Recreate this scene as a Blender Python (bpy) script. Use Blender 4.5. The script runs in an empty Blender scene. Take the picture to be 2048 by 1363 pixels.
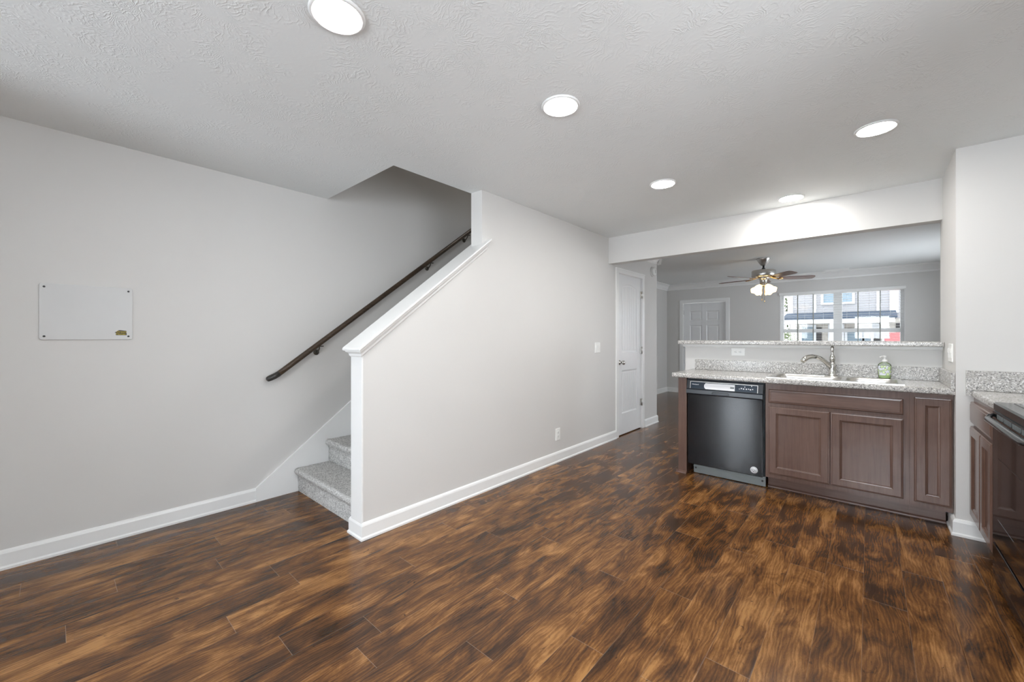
import bpy, bmesh, math, random
from mathutils import Vector, Matrix
random.seed(7)
S = bpy.context.scene
C = S.collection
PI = math.pi

# ------------------------------------------------------------------ camera
F_PX, YAW, HORIZON, EYE = 807.92, 0.724129, 673.73, 1.25
cam = bpy.data.objects.new('camera', bpy.data.cameras.new('camera'))
C.objects.link(cam)
cam.location = (0, 0, EYE)
cam.rotation_euler = (PI/2, 0, YAW)
cam.data.sensor_fit = 'HORIZONTAL'
cam.data.sensor_width = 36
cam.data.lens = F_PX/2048*36
cam.data.shift_y = -(1363/2-HORIZON)/2048
cam.data.clip_start = 0.02
S.camera = cam

# ------------------------------------------------------------------ world, daylight, exposure
S.view_settings.view_transform = 'Standard'
S.view_settings.look = 'None'
S.view_settings.gamma = 1
S.view_settings.exposure = 1.0
WORLD_STRENGTH = 2.6
SUN_STRENGTH = 0.9
LAMP_EMIT = 88.0          # recessed lenses
FAN_EMIT = 1.15            # glass shades of the fan
PATIO_W, BACK_W, SIDE_W, LIVING_W = 30.0, 50.0, 12.0, 19.0   # watts: patio door daylight; fill lamps in the added back, side and living windows
w = bpy.data.worlds.new('sky'); S.world = w; w.use_nodes = True
bgn = w.node_tree.nodes['Background']
bgn.inputs['Color'].default_value = (0.86, 0.93, 1.0, 1)
bgn.inputs['Strength'].default_value = WORLD_STRENGTH

def area(name, loc, rot, sx, sy, power, col, portal=False):
    l = bpy.data.lights.new(name, 'AREA'); l.shape = 'RECTANGLE'; l.size = sx; l.size_y = sy
    l.energy = power; l.color = col
    if portal: l.cycles.is_portal = True
    o = bpy.data.objects.new(name, l); C.objects.link(o); o.location = loc; o.rotation_euler = rot
    return o
BACK_Y = -3.0
# patio door daylight; the back, side, living and upstairs lamps are added fill
area('back_fill', (0.2, BACK_Y-0.12, 1.55), (PI/2, 0, 0), 1.3, 1.1, BACK_W, (0.84, 0.92, 1.0))  # added lamp in an unseen window, brightens surfaces facing the camera
area('patio_daylight', (-2.35, BACK_Y-0.12, 1.05), (PI/2, 0, 0), 0.58, 1.8, PATIO_W, (0.84, 0.92, 1.0))
area('side_fill', (1.30, 0.9, 1.55), (PI/2, 0, PI/2), 1.5, 1.1, SIDE_W, (0.97, 0.98, 1.0))  # added lamp in an unseen window, lights the half wall and left wall
area('living_fill', (1.95, 7.6, 1.45), (PI/2, 0, PI/2), 1.8, 1.4, LIVING_W, (0.90, 0.95, 1.0))  # added lamp in an unseen side window, brightens the living room
area('upstairs_fill', (-3.0, 4.6, 4.9), (0, 0, 0), 0.3, 0.3, 6.0, (1.0, 0.93, 0.84))  # unseen lamp added to lift the dark stairwell
area('front_window_portal', (-0.43, 9.56, 1.36), (-PI/2, 0, 0), 1.75, 1.48, 1.0, (1, 1, 1), True)
sun = bpy.data.objects.new('sun', bpy.data.lights.new('sun', 'SUN')); C.objects.link(sun)
sun.data.energy = SUN_STRENGTH; sun.data.angle = 0.01; sun.data.color = (1.0, 0.96, 0.90)
sun.rotation_euler = (math.radians(44), 0, math.radians(-18))

# ------------------------------------------------------------------ material helpers
class NT:
    def __init__(s, name):
        s.m = bpy.data.materials.new(name); s.m.use_nodes = True
        s.t = s.m.node_tree; s.b = s.t.nodes['Principled BSDF']
        s.out = s.t.nodes['Material Output']
    def n(s, typ, ins=None, **kw):
        nd = s.t.nodes.new(typ)
        for k, v in kw.items(): setattr(nd, k, v)
        for k, v in (ins or {}).items():
            sock = nd.inputs[k]
            if isinstance(v, bpy.types.NodeSocket): s.t.links.new(v, sock)
            else: sock.default_value = v
        return nd
    def math(s, op, a, b=None, c=None, clamp=False):
        nd = s.t.nodes.new('ShaderNodeMath'); nd.operation = op; nd.use_clamp = clamp
        for i, v in enumerate((a, b, c)):
            if v is None: continue
            if isinstance(v, bpy.types.NodeSocket): s.t.links.new(v, nd.inputs[i])
            else: nd.inputs[i].default_value = v
        return nd.outputs[0]
    def vm(s, op, a, b=None):
        nd = s.t.nodes.new('ShaderNodeVectorMath'); nd.operation = op
        for i, v in enumerate((a, b)):
            if v is None: continue
            if isinstance(v, bpy.types.NodeSocket): s.t.links.new(v, nd.inputs[i])
            else: nd.inputs[i].default_value = v
        return nd.outputs[0]
    def comb(s, x, y, z=0.0):
        return s.n('ShaderNodeCombineXYZ', {'X': x, 'Y': y, 'Z': z}).outputs[0]
    def pos(s): return s.n('ShaderNodeNewGeometry').outputs['Position']
    def obj(s): return s.n('ShaderNodeTexCoord').outputs['Object']
    def noise(s, v, scale, detail=2.0, rough=0.5, dist=0.0):
        return s.n('ShaderNodeTexNoise', {'Vector': v, 'Scale': scale, 'Detail': detail, 'Roughness': rough, 'Distortion': dist}).outputs['Fac']
    def ramp(s, f, stops, interp='LINEAR'):
        nd = s.n('ShaderNodeValToRGB', {'Fac': f}); cr = nd.color_ramp; cr.interpolation = interp
        while len(cr.elements) < len(stops): cr.elements.new(0.5)
        for e, (p, c) in zip(cr.elements, stops):
            e.position = p; e.color = (*c, 1) if len(c) == 3 else c
        return nd.outputs['Color']
    def mix(s, f, a, b, blend='MIX'):
        nd = s.t.nodes.new('ShaderNodeMix'); nd.data_type = 'RGBA'; nd.blend_type = blend
        for sock, v in ((nd.inputs[0], f), (nd.inputs[6], a), (nd.inputs[7], b)):
            if isinstance(v, bpy.types.NodeSocket): s.t.links.new(v, sock)
            else: sock.default_value = (*v, 1) if isinstance(v, tuple) and len(v) == 3 else v
        return nd.outputs[2]
    def bump(s, h, strength=0.3, dist=0.01):
        nd = s.n('ShaderNodeBump', {'Height': h, 'Strength': strength, 'Distance': dist})
        s.t.links.new(nd.outputs[0], s.b.inputs['Normal'])
    def set(s, **kw):
        for k, v in kw.items():
            k = k.replace('_', ' ')
            sock = s.b.inputs[k]
            if isinstance(v, bpy.types.NodeSocket): s.t.links.new(v, sock)
            else: sock.default_value = (*v, 1) if isinstance(v, tuple) and len(v) == 3 else v
        return s

def plain(name, col, rough=0.5, metal=0.0, var=0.06, scale=6.0, **kw):
    k = NT(name)
    f = k.noise(k.obj(), scale, 3)
    a = tuple(c*(1-var) for c in col); b = tuple(min(1, c*(1+var)) for c in col)
    k.set(Base_Color=k.ramp(f, [(0.3, a), (0.7, b)]), Roughness=rough, Metallic=metal, **kw)
    return k.m

def paint(name, col, rough=0.55, bump=0.04):
    k = NT(name)
    p = k.pos()
    f = k.noise(p, 1.3, 2)
    k.set(Base_Color=k.ramp(f, [(0.3, tuple(c*0.985 for c in col)), (0.7, tuple(c*1.015 for c in col))]), Roughness=rough)
    k.bump(k.noise(p, 180, 2), bump, 0.003)
    return k.m

def m_floor():
    k = NT('plank_floor')
    p = k.pos(); sp = k.n('ShaderNodeSeparateXYZ', {0: p}); x, y = sp.outputs[0], sp.outputs[1]
    PW, PL = 0.1525, 1.22
    u = k.math('DIVIDE', k.math('ADD', x, 0.022+PW*60), PW); col = k.math('FLOOR', u); fu = k.math('FRACT', u)
    wn = k.n('ShaderNodeTexWhiteNoise', {'W': col}, noise_dimensions='1D').outputs['Value']
    v = k.math('ADD', k.math('DIVIDE', k.math('ADD', y, 20.0), PL), k.math('MULTIPLY', wn, 7.3))
    row = k.math('FLOOR', v); fv = k.math('FRACT', v)
    rn = k.n('ShaderNodeTexWhiteNoise', {'Vector': k.comb(col, row, 3.3)}, noise_dimensions='3D')
    rv, rc = rn.outputs['Value'], rn.outputs['Color']
    off = k.vm('MULTIPLY', rc, (61.0, 47.0, 33.0))
    def q(sx, sy): return k.vm('ADD', k.comb(k.math('MULTIPLY', x, sx), k.math('MULTIPLY', y, sy), 0.0), off)
    warp = k.n('ShaderNodeTexNoise', {'Vector': q(5, 2.2), 'Scale': 1.0, 'Detail': 3.0}).outputs['Color']
    wv = k.vm('SUBTRACT', warp, (0.5, 0.5, 0.5))
    def qw(sx, sy, a): return k.vm('ADD', q(sx, sy), k.vm('MULTIPLY', wv, (a*sx, a*sy, 0.0)))
    patch = k.noise(qw(12, 3.0, 0.06), 1.0, 5, 0.60, 0.9)
    patch2 = k.noise(q(4.5, 3.4), 1.0, 2, 0.5, 0.5)
    grain = k.noise(qw(95, 4.5, 0.034), 1.0, 4, 0.65, 0.5)
    lines = k.noise(qw(300, 8, 0.034), 1.0, 2, 0.6, 0.1)
    fine = k.noise(q(420, 90), 1.0, 2, 0.6)
    ring = k.n('ShaderNodeTexWave', {'Vector': qw(9, 1.3, 0.1), 'Scale': 2.6, 'Distortion': 9.0, 'Detail': 3.0, 'Detail Scale': 1.4}, wave_type='BANDS', bands_direction='X').outputs['Fac']
    f = k.math('MULTIPLY', patch, 1.08)
    f = k.math('ADD', f, k.math('MULTIPLY', patch2, 0.50))
    f = k.math('ADD', f, k.math('MULTIPLY', grain, 0.30))
    f = k.math('ADD', f, k.math('MULTIPLY', lines, 0.14))
    f = k.math('ADD', f, k.math('MULTIPLY', fine, 0.16))
    f = k.math('ADD', f, k.math('MULTIPLY', ring, 0.10))
    f = k.math('ADD', f, k.math('MULTIPLY', k.math('SUBTRACT', rv, 0.5), 0.16))
    f = k.math('SUBTRACT', f, 0.632, clamp=True)
    colr = k.ramp(f, [(0.16, (0.020, 0.0105, 0.0065)), (0.34, (0.052, 0.0235, 0.0105)), (0.48, (0.105, 0.044, 0.0145)), (0.60, (0.180, 0.077, 0.0225)), (0.80, (0.36, 0.175, 0.058))])
    # short dark scrape marks and knots
    kn = k.noise(q(26, 9), 1.0, 3, 0.6, 2.0)
    knm = k.ramp(kn, [(0.66, (0, 0, 0)), (0.74, (1, 1, 1))])
    colr = k.mix(k.math('MULTIPLY', knm, 0.75), colr, (0.012, 0.007, 0.006))
    # seams; reflected light on bevelled long edges is painted in as tan
    du = k.math('MULTIPLY', k.math('MINIMUM', fu, k.math('SUBTRACT', 1.0, fu)), PW)
    dv = k.math('MULTIPLY', k.math('MINIMUM', fv, k.math('SUBTRACT', 1.0, fv)), PL)
    su = k.math('LESS_THAN', du, 0.0009); sv = k.math('LESS_THAN', dv, 0.0011)
    colr = k.mix(k.math('MULTIPLY', su, 0.30), colr, (0.30, 0.20, 0.13))
    colr = k.mix(k.math('MULTIPLY', sv, 0.38), colr, (0.36, 0.27, 0.20))
    dmin = k.math('MINIMUM', du, dv)
    bev = k.math('MINIMUM', k.math('DIVIDE', dmin, 0.004), 1.0)
    h = k.math('ADD', k.math('MULTIPLY', grain, 0.12), k.math('MULTIPLY', bev, 0.55))
    h = k.math('ADD', h, k.math('MULTIPLY', k.noise(q(30, 12), 1.0, 2), 0.22))
    k.set(Base_Color=colr, Roughness=k.math('ADD', 0.14, k.math('MULTIPLY', fine, 0.12)), Specular_IOR_Level=0.36)
    k.bump(h, 0.35, 0.0022)
    return k.m

def m_ceiling():
    k = NT('stomped_ceiling'); p = k.pos()
    hs = []
    for sc, offv, nn in ((2.7, (0, 0, 0), 38.0), (3.4, (5.3, 2.2, 0), 32.0)):
        pp = k.vm('MULTIPLY', k.vm('ADD', p, offv), (sc, sc, 0.0))
        wob = k.n('ShaderNodeTexNoise', {'Vector': pp, 'Scale': 5.0, 'Detail': 3.0}).outputs['Color']
        pd = k.vm('ADD', pp, k.vm('MULTIPLY', k.vm('SUBTRACT', wob, (0.5, 0.5, 0.5)), (0.42, 0.42, 0.0)))
        vo = k.n('ShaderNodeTexVoronoi', {'Vector': pp, 'Scale': 1.0, 'Randomness': 0.9}, voronoi_dimensions='2D')
        d = k.vm('SUBTRACT', pd, vo.outputs['Position'])
        sd = k.n('ShaderNodeSeparateXYZ', {0: d})
        ang = k.math('ARCTAN2', sd.outputs[1], sd.outputs[0])
        st = k.math('SINE', k.math('ADD', k.math('MULTIPLY', ang, nn), k.math('MULTIPLY', k.noise(pp, 7.0, 3), 9.0)))
        st = k.math('POWER', k.math('MULTIPLY', k.math('ADD', st, 1.0), 0.5), 2.5)
        mask = k.ramp(k.noise(k.vm('ADD', pp, (9, 9, 0)), 2.3, 3, 0.6), [(0.42, (0, 0, 0)), (0.60, (1, 1, 1))])
        fall = k.ramp(vo.outputs['Distance'], [(0.05, (0, 0, 0)), (0.16, (1, 1, 1)), (0.45, (1, 1, 1)), (0.6, (0.1, 0.1, 0.1))])
        hs.append(k.math('MULTIPLY', k.math('MULTIPLY', st, mask), fall))
    h = k.math('ADD', k.math('MAXIMUM', hs[0], hs[1]), k.math('MULTIPLY', k.noise(p, 45, 3), 0.25))
    k.set(Base_Color=k.ramp(k.noise(p, 0.8, 2), [(0.3, (0.815, 0.84, 0.84)), (0.7, (0.845, 0.865, 0.865))]), Roughness=0.6)
    k.bump(h, 0.36, 0.003)
    return k.m

def m_granite():
    k = NT('speckled_laminate'); p = k.pos()
    def cell(sc): return k.n('ShaderNodeSeparateColor', {0: k.n('ShaderNodeTexVoronoi', {'Vector': p, 'Scale': sc}).outputs['Color']}).outputs[0]
    c = k.ramp(cell(150.0), [(0.0, (0.31, 0.297, 0.28)), (0.30, (0.405, 0.383, 0.356)), (0.65, (0.47, 0.455, 0.433)), (1.0, (0.54, 0.526, 0.508))])
    dk = k.ramp(cell(225.0), [(0.84, (0, 0, 0)), (0.88, (1, 1, 1))])
    c = k.mix(k.math('MULTIPLY', dk, 0.9), c, (0.12, 0.118, 0.12))
    md = k.ramp(cell(170.0), [(0.0, (1, 1, 1)), (0.14, (1, 1, 1)), (0.18, (0, 0, 0))])
    c = k.mix(k.math('MULTIPLY', md, 0.7), c, (0.80, 0.79, 0.77))
    k.set(Base_Color=c, Roughness=0.2, Specular_IOR_Level=0.4)
    return k.m

def m_carpet():
    k = NT('fleck_carpet'); p = k.pos()
    cell = k.n('ShaderNodeSeparateColor', {0: k.n('ShaderNodeTexVoronoi', {'Vector': p, 'Scale': 210.0}).outputs['Color']}).outputs[0]
    f = k.math('ADD', k.math('MULTIPLY', cell, 0.75), k.math('MULTIPLY', k.noise(p, 30, 3), 0.35))
    k.set(Base_Color=k.ramp(f, [(0.14, (0.24, 0.235, 0.23)), (0.34, (0.48, 0.47, 0.455)), (0.62, (0.66, 0.65, 0.63)), (0.9, (0.80, 0.79, 0.77))]), Roughness=1.0, Specular_IOR_Level=0.05)
    k.bump(k.noise(p, 300, 2), 0.9, 0.006)
    return k.m

def m_wood(name, lo, hi, rough, sx=60, sz=3.5, axis='Z', coat=0.0):
    k = NT(name); p = k.pos()
    sc = {'Z': (sx, sx, sz), 'Y': (sx, sz, sx), 'X': (sz, sx, sx)}[axis]
    g = k.noise(k.vm('MULTIPLY', p, sc), 1.0, 4, 0.6, 0.6)
    b = k.noise(p, 4.0, 3, 0.6)
    f = k.math('ADD', k.math('MULTIPLY', g, 0.55), k.math('MULTIPLY', b, 0.45))
    k.set(Base_Color=k.ramp(f, [(0.3, lo), (0.7, hi)]), Roughness=rough, Specular_IOR_Level=0.38, Coat_Weight=coat, Coat_Roughness=0.13)
    k.bump(g, 0.04, 0.002)
    return k.m

def m_emit(name, col, strength, base=(0.9, 0.9, 0.9)):
    k = NT(name)
    f = k.noise(k.obj(), 9, 2)
    k.set(Base_Color=base, Emission_Color=k.ramp(f, [(0.2, tuple(c*0.97 for c in col)), (0.8, col)]), Emission_Strength=strength, Roughness=0.4)
    return k.m

def m_glass(name, tint=(1, 1, 1), refl=1.0):
    k = NT(name)
    tr = k.n('ShaderNodeBsdfTransparent', {'Color': (*tint, 1)})
    gl = k.n('ShaderNodeBsdfGlossy', {'Roughness': 0.02})
    fr = k.n('ShaderNodeFresnel', {'IOR': 1.35})
    mx = k.n('ShaderNodeMixShader', {0: k.math('MULTIPLY', fr.outputs[0], refl), 1: tr.outputs[0], 2: gl.outputs[0]})
    k.t.links.new(mx.outputs[0], k.out.inputs[0])
    return k.m

def m_siding():
    k = NT('lap_siding'); p = k.pos(); z = k.n('ShaderNodeSeparateXYZ', {0: p}).outputs[2]
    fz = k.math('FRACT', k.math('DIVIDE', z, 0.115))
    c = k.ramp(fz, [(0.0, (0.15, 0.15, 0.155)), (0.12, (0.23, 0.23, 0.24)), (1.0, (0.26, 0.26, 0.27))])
    k.set(Base_Color=c, Roughness=0.7); k.bump(fz, 0.5, 0.02)
    return k.m

WALL = paint('warm_grey_paint', (0.655, 0.643, 0.625))
CEIL = m_ceiling()
TRIM = plain('white_trim_paint', (0.83, 0.83, 0.82), 0.32, var=0.01)
DOORP = plain('white_door_paint', (0.80, 0.805, 0.81), 0.35, var=0.01)
FLOOR = m_floor()
GRAN = m_granite()
CARPET = m_carpet()
CAB = m_wood('espresso_cabinet', (0.096, 0.053, 0.040), (0.163, 0.096, 0.073), 0.25, coat=0.18)
CABH = m_wood('espresso_cabinet_rail', (0.096, 0.053, 0.040), (0.163, 0.096, 0.073), 0.25, axis='X', coat=0.18)
RAILW = m_wood('dark_handrail_wood', (0.012, 0.008, 0.006), (0.10, 0.065, 0.040), 0.4, sx=120, sz=5, axis='Y')
RAILCAP = plain('handrail_end_dark', (0.03, 0.027, 0.024), 0.4)
BLACK = plain('gloss_black_enamel', (0.010, 0.011, 0.013), 0.14, var=0.1)
DWBLACK = plain('dishwasher_enamel', (0.008, 0.009, 0.011), 0.11, var=0.1)
BLACKS = plain('satin_black_plastic', (0.016, 0.020, 0.026), 0.28, var=0.1)
BLACKG = plain('black_glass', (0.006, 0.0065, 0.008), 0.05, var=0.1)
GREYK = plain('grey_kick_plate', (0.20, 0.215, 0.215), 0.3, 0.3)
STEEL = plain('brushed_steel', (0.70, 0.68, 0.65), 0.28, 1.0, scale=30)
CHROME = plain('polished_nickel', (0.66, 0.65, 0.62), 0.12, 1.0)
NICKEL = plain('satin_nickel', (0.58, 0.565, 0.54), 0.30, 1.0)
BRASS = plain('polished_brass', (0.72, 0.50, 0.20), 0.2, 1.0)
PLASTIC = plain('white_plastic', (0.84, 0.84, 0.82), 0.35, var=0.01)
SHEET = plain('white_panel_sheet', (0.60, 0.60, 0.595), 0.4, var=0.01)
DARK = plain('dark_metal', (0.02, 0.02, 0.02), 0.4)
BRACK = plain('bronze_bracket', (0.11, 0.10, 0.085), 0.4, 0.8)
BLADE = m_wood('mahogany_blade', (0.075, 0.026, 0.012), (0.19, 0.062, 0.024), 0.3, axis='X')
LENS = m_emit('lamp_lens', (1.0, 0.985, 0.955), LAMP_EMIT)
SHADE = m_emit('frosted_shade', (1.0, 0.74, 0.38), FAN_EMIT, (0.95, 0.9, 0.8))
GLASS = m_glass('window_pane')
SIDING = m_siding()
LOGOY = plain('yellow_ink', (0.62, 0.50, 0.02), 0.5)
LOGOD = plain('dark_brown_ink', (0.035, 0.025, 0.012), 0.5)
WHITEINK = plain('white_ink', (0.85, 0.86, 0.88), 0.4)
PLATEW = plain('display_strip', (0.03, 0.045, 0.065), 0.12, var=0.15)
SLAT = plain('white_slat', (0.86, 0.86, 0.85), 0.4, var=0.01)

# ------------------------------------------------------------------ mesh helpers
def NB(): return bmesh.new()

def box(bm, x0, x1, y0, y1, z0, z1, bev=0.0, seg=2):
    tmp = bmesh.new()
    v = [tmp.verts.new(p) for p in ((x0,y0,z0),(x1,y0,z0),(x1,y1,z0),(x0,y1,z0),(x0,y0,z1),(x1,y0,z1),(x1,y1,z1),(x0,y1,z1))]
    for f in ((3,2,1,0),(4,5,6,7),(0,1,5,4),(1,2,6,5),(2,3,7,6),(3,0,4,7)): tmp.faces.new([v[i] for i in f])
    if bev > 0:
        bmesh.ops.bevel(tmp, geom=tmp.edges[:]+tmp.verts[:], offset=bev, segments=seg, profile=0.6, affect='EDGES')
    merge(bm, tmp)

def merge(bm, tmp):
    me = bpy.data.meshes.new('t'); tmp.to_mesh(me); tmp.free(); bm.from_mesh(me); bpy.data.meshes.remove(me)

def prism(bm, pts, axis, a0, a1):
    """polygon pts (2D) extruded along axis: 'X' -> (y,z), 'Y' -> (x,z), 'Z' -> (x,y)"""
    def P(p, a):
        return {'X': (a, p[0], p[1]), 'Y': (p[0], a, p[1]), 'Z': (p[0], p[1], a)}[axis]
    A = [bm.verts.new(P(p, a0)) for p in pts]; B = [bm.verts.new(P(p, a1)) for p in pts]
    fs = [bm.faces.new(A), bm.faces.new(B[::-1])]
    n = len(pts)
    for i in range(n): fs.append(bm.faces.new((A[i], B[i], B[(i+1) % n], A[(i+1) % n])))
    bmesh.ops.recalc_face_normals(bm, faces=fs)

def lathe(bm, prof, c, axis='Z', seg=32, cap=True):
    """prof: list of (radius, height along axis)"""
    rings = []
    for r, h in prof:
        ring = []
        for i in range(seg):
            a = 2*PI*i/seg; p, q = r*math.cos(a), r*math.sin(a)
            d = {'Z': (p, q, h), 'X': (h, p, q), 'Y': (q, h, p)}[axis]
            ring.append(bm.verts.new((c[0]+d[0], c[1]+d[1], c[2]+d[2])))
        rings.append(ring)
    fs = []
    for A, B in zip(rings, rings[1:]):
        for i in range(seg):
            f = bm.faces.new((A[i], A[(i+1) % seg], B[(i+1) % seg], B[i])); f.smooth = True; fs.append(f)
    if cap:
        fs.append(bm.faces.new(rings[0][::-1])); fs.append(bm.faces.new(rings[-1]))
    bmesh.ops.recalc_face_normals(bm, faces=fs)

def tube(bm, pts, rad, seg=12, cap=True, flat=1.0):
    pts = [Vector(p) for p in pts]
    rads = rad if isinstance(rad, (list, tuple)) else [rad]*len(pts)
    rings = []; up0 = None
    for i, p in enumerate(pts):
        t = (pts[min(i+1, len(pts)-1)]-pts[max(i-1, 0)]).normalized()
        if up0 is None:
            up0 = Vector((0, 0, 1)) if abs(t.z) < 0.9 else Vector((1, 0, 0))
        s = t.cross(up0).normalized(); u = s.cross(t).normalized(); up0 = u
        rings.append([bm.verts.new(p+s*math.cos(2*PI*j/seg)*rads[i]+u*math.sin(2*PI*j/seg)*rads[i]*flat) for j in range(seg)])
    fs = []
    for A, B in zip(rings, rings[1:]):
        for j in range(seg):
            f = bm.faces.new((A[j], A[(j+1) % seg], B[(j+1) % seg], B[j])); f.smooth = True; fs.append(f)
    if cap:
        fs.append(bm.faces.new(rings[0][::-1])); fs.append(bm.faces.new(rings[-1]))
    bmesh.ops.recalc_face_normals(bm, faces=fs)

def offset_poly(poly, d):
    """inset a counter-clockwise convex polygon by d"""
    n = len(poly); out = []
    for i in range(n):
        p0, p1, p2 = Vector(poly[i-1]), Vector(poly[i]), Vector(poly[(i+1) % n])
        e1 = (p1-p0).normalized(); e2 = (p2-p1).normalized()
        n1 = Vector((-e1.y, e1.x)); n2 = Vector((-e2.y, e2.x))
        m = n1+n2; m = m/max(1e-6, m.length_squared)*2
        out.append(tuple(p1+m*d))
    return out

def polyring(bm, poly, rings, frame, back=True, fill=True):
    """poly in (u,v) ccw; rings [(inset, depth)]; frame (origin, U, V, N)"""
    O, U, V, N = (Vector(q) for q in frame)
    prev = None; fs = []
    first = None
    for ins, dep in rings:
        pl = offset_poly(poly, ins) if ins else poly
        cur = [bm.verts.new(O+U*p[0]+V*p[1]+N*dep) for p in pl]
        if prev:
            n = len(cur)
            for i in range(n): fs.append(bm.faces.new((prev[i], prev[(i+1) % n], cur[(i+1) % n], cur[i])))
        else: first = cur
        prev = cur
    if fill: fs.append(bm.faces.new(prev))
    if back: fs.append(bm.faces.new(first[::-1]))
    bmesh.ops.recalc_face_normals(bm, faces=fs) if back and fill else None
    return fs

def rect(w_, h_): return [(0, 0), (w_, 0), (w_, h_), (0, h_)]

# ------------------------------------------------------------------ scene graph helpers
BASE = {}
def thing(name, label, cat, loc, group=None):
    o = bpy.data.objects.new(name, None); C.objects.link(o); o.empty_display_size = 0.1
    o.location = loc; o['label'] = label; o['category'] = cat
    if group: o['group'] = group
    BASE[o.name] = Vector(loc)
    return o
def obj(name, bm, mat, parent=None, loc=None, label=None):
    base = BASE[parent.name] if parent is not None else Vector(loc or (0, 0, 0))
    bmesh.ops.translate(bm, verts=bm.verts[:], vec=-base)
    me = bpy.data.meshes.new(name); bm.to_mesh(me); bm.free()
    me.materials.append(mat)
    o = bpy.data.objects.new(name, me); C.objects.link(o)
    if parent is not None: o.parent = parent
    else: o.location = base
    BASE[o.name] = base
    if label: o['label'] = label
    return o
def tag(o, label, cat, group=None):
    o['label'] = label; o['category'] = cat
    if group: o['group'] = group
    return o
def struct(name, bm, mat, parent=None, loc=None):
    o = obj(name, bm, mat, parent, loc)
    if parent is None: o['kind'] = 'structure'
    return o
def sgroup(name, loc):
    o = bpy.data.objects.new(name, None); C.objects.link(o); o.location = loc; o['kind'] = 'structure'
    BASE[o.name] = Vector(loc); return o
def dup(root, loc, label=None):
    r = root.copy(); C.objects.link(r); r.location = loc
    if label: r['label'] = label
    for ch in list(root.children):
        c = ch.copy(); C.objects.link(c); c.parent = r
        for g in list(ch.children):
            d = g.copy(); C.objects.link(d); d.parent = c
    return r
def text_bm(body, size, frame, extrude=0.0004, align='CENTER'):
    cu = bpy.data.curves.new('txt', 'FONT'); cu.body = body; cu.size = size; cu.extrude = extrude
    cu.align_x = align; cu.align_y = 'CENTER'
    to = bpy.data.objects.new('txt', cu); C.objects.link(to)
    dg = bpy.context.evaluated_depsgraph_get(); dg.update()
    me = bpy.data.meshes.new_from_object(to.evaluated_get(dg))
    bm = bmesh.new(); bm.from_mesh(me)
    O, U, V, N = (Vector(q) for q in frame)
    for v in bm.verts: v.co = O+U*v.co.x+V*v.co.y+N*v.co.z
    bpy.data.objects.remove(to); bpy.data.curves.remove(cu); bpy.data.meshes.remove(me)
    return bm

# ================================================================== STRUCTURE
H = 2.44
XL, XK0, XK1 = -3.5, -2.472, -2.345       # left wall face, stair half wall faces
YK = 1.262                                 # near end of the half wall
YP = 2.285                                 # where it goes full height
YE = 5.87                                  # end of hall wall
YH0, YH1, ZH = 4.40, 4.515, 2.13           # header over the peninsula
XP = 0.41                                  # partition face
YR = 3.775                                 # kitchen wall face
YF = 9.36                                  # living room far wall
XR, XLR = 1.13, 1.75
ZUP = 5.0

b = NB(); box(b, XL-0.1, XLR+0.1, BACK_Y-0.1, YF+0.1, -0.15, 0); struct('floor', b, FLOOR)

b = NB()
box(b, XL, XLR, BACK_Y, 1.555, H, 2.70)
box(b, XK0, XLR, 1.555, 5.2, H, 2.70)
box(b, XL, XLR, 5.2, YF, H, 2.70)
struct('ceiling', b, CEIL)
b = NB(); box(b, XL-0.1, XL, BACK_Y-0.1, YF+0.1, 0, ZUP); struct('wall_left', b, WALL)

# half wall beside the stairs, with the closet door opening
DY0, DY1, DZ = 4.64, 5.35, 2.05
SL = 0.765
def zcap(y): return 1.146+SL*(y-YK)        # underside of the sloped cap
b = NB()
prism(b, [(YK, 0), (DY0, 0), (DY0, H), (YP, H), (YP, zcap(YP)), (YK, zcap(YK))], 'X', XK0, XK1)
box(b, XK0, XK1, DY0, DY1, DZ, H)
box(b, XK0, XK1, DY1, YE, 0, H)
box(b, XL, XK0, YE-0.12, YE, 0, H)
struct('wall_stair', b, WALL)
# the stairwell above the ceiling line
b = NB()
box(b, XK0, XK1, YP, 6.2, 2.70, ZUP); box(b, XL, XK0, 1.44, 1.555, 2.70, ZUP); box(b, XK0, XK1, 1.44, YP, 2.70, ZUP)
box(b, XL, XK1, 6.2, 6.3, 2.70, ZUP); box(b, XL-0.1, XK1, 1.44, 6.3, ZUP, ZUP+0.1)
struct('wall_stairwell', b, WALL)
b = NB(); box(b, XK1, XP, YH0, YH1, ZH, H); struct('wall_header', b, WALL)
b = NB(); box(b, XP, XP+0.12, YR, YH1, 0, H); box(b, XP+0.12, XLR, YR, YR+0.12, 0, H); box(b, XP+0.12, XLR, YH1-0.12, YH1, 0, H)
struct('wall_partition', b, WALL)
b = NB(); box(b, -1.451, XP, YH0, YH1, 0, 1.18); struct('wall_peninsula', b, WALL)
b = NB()
box(b, XR, XR+0.1, BACK_Y, 0.1, 0, H); box(b, XR, XR+0.1, 1.7, YR, 0, H); box(b, XR, XR+0.1, 0.1, 1.7, 0, 0.95); box(b, XR, XR+0.1, 0.1, 1.7, 2.15, H)
struct('wall_right', b, WALL)
b = NB()
box(b, XLR, XLR+0.1, YH1, 6.65, 0, H); box(b, XLR, XLR+0.1, 8.55, YF, 0, H); box(b, XLR, XLR+0.1, 6.65, 8.55, 0, 0.7); box(b, XLR, XLR+0.1, 6.65, 8.55, 2.2, H)
struct('wall_living_right', b, WALL)
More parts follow.
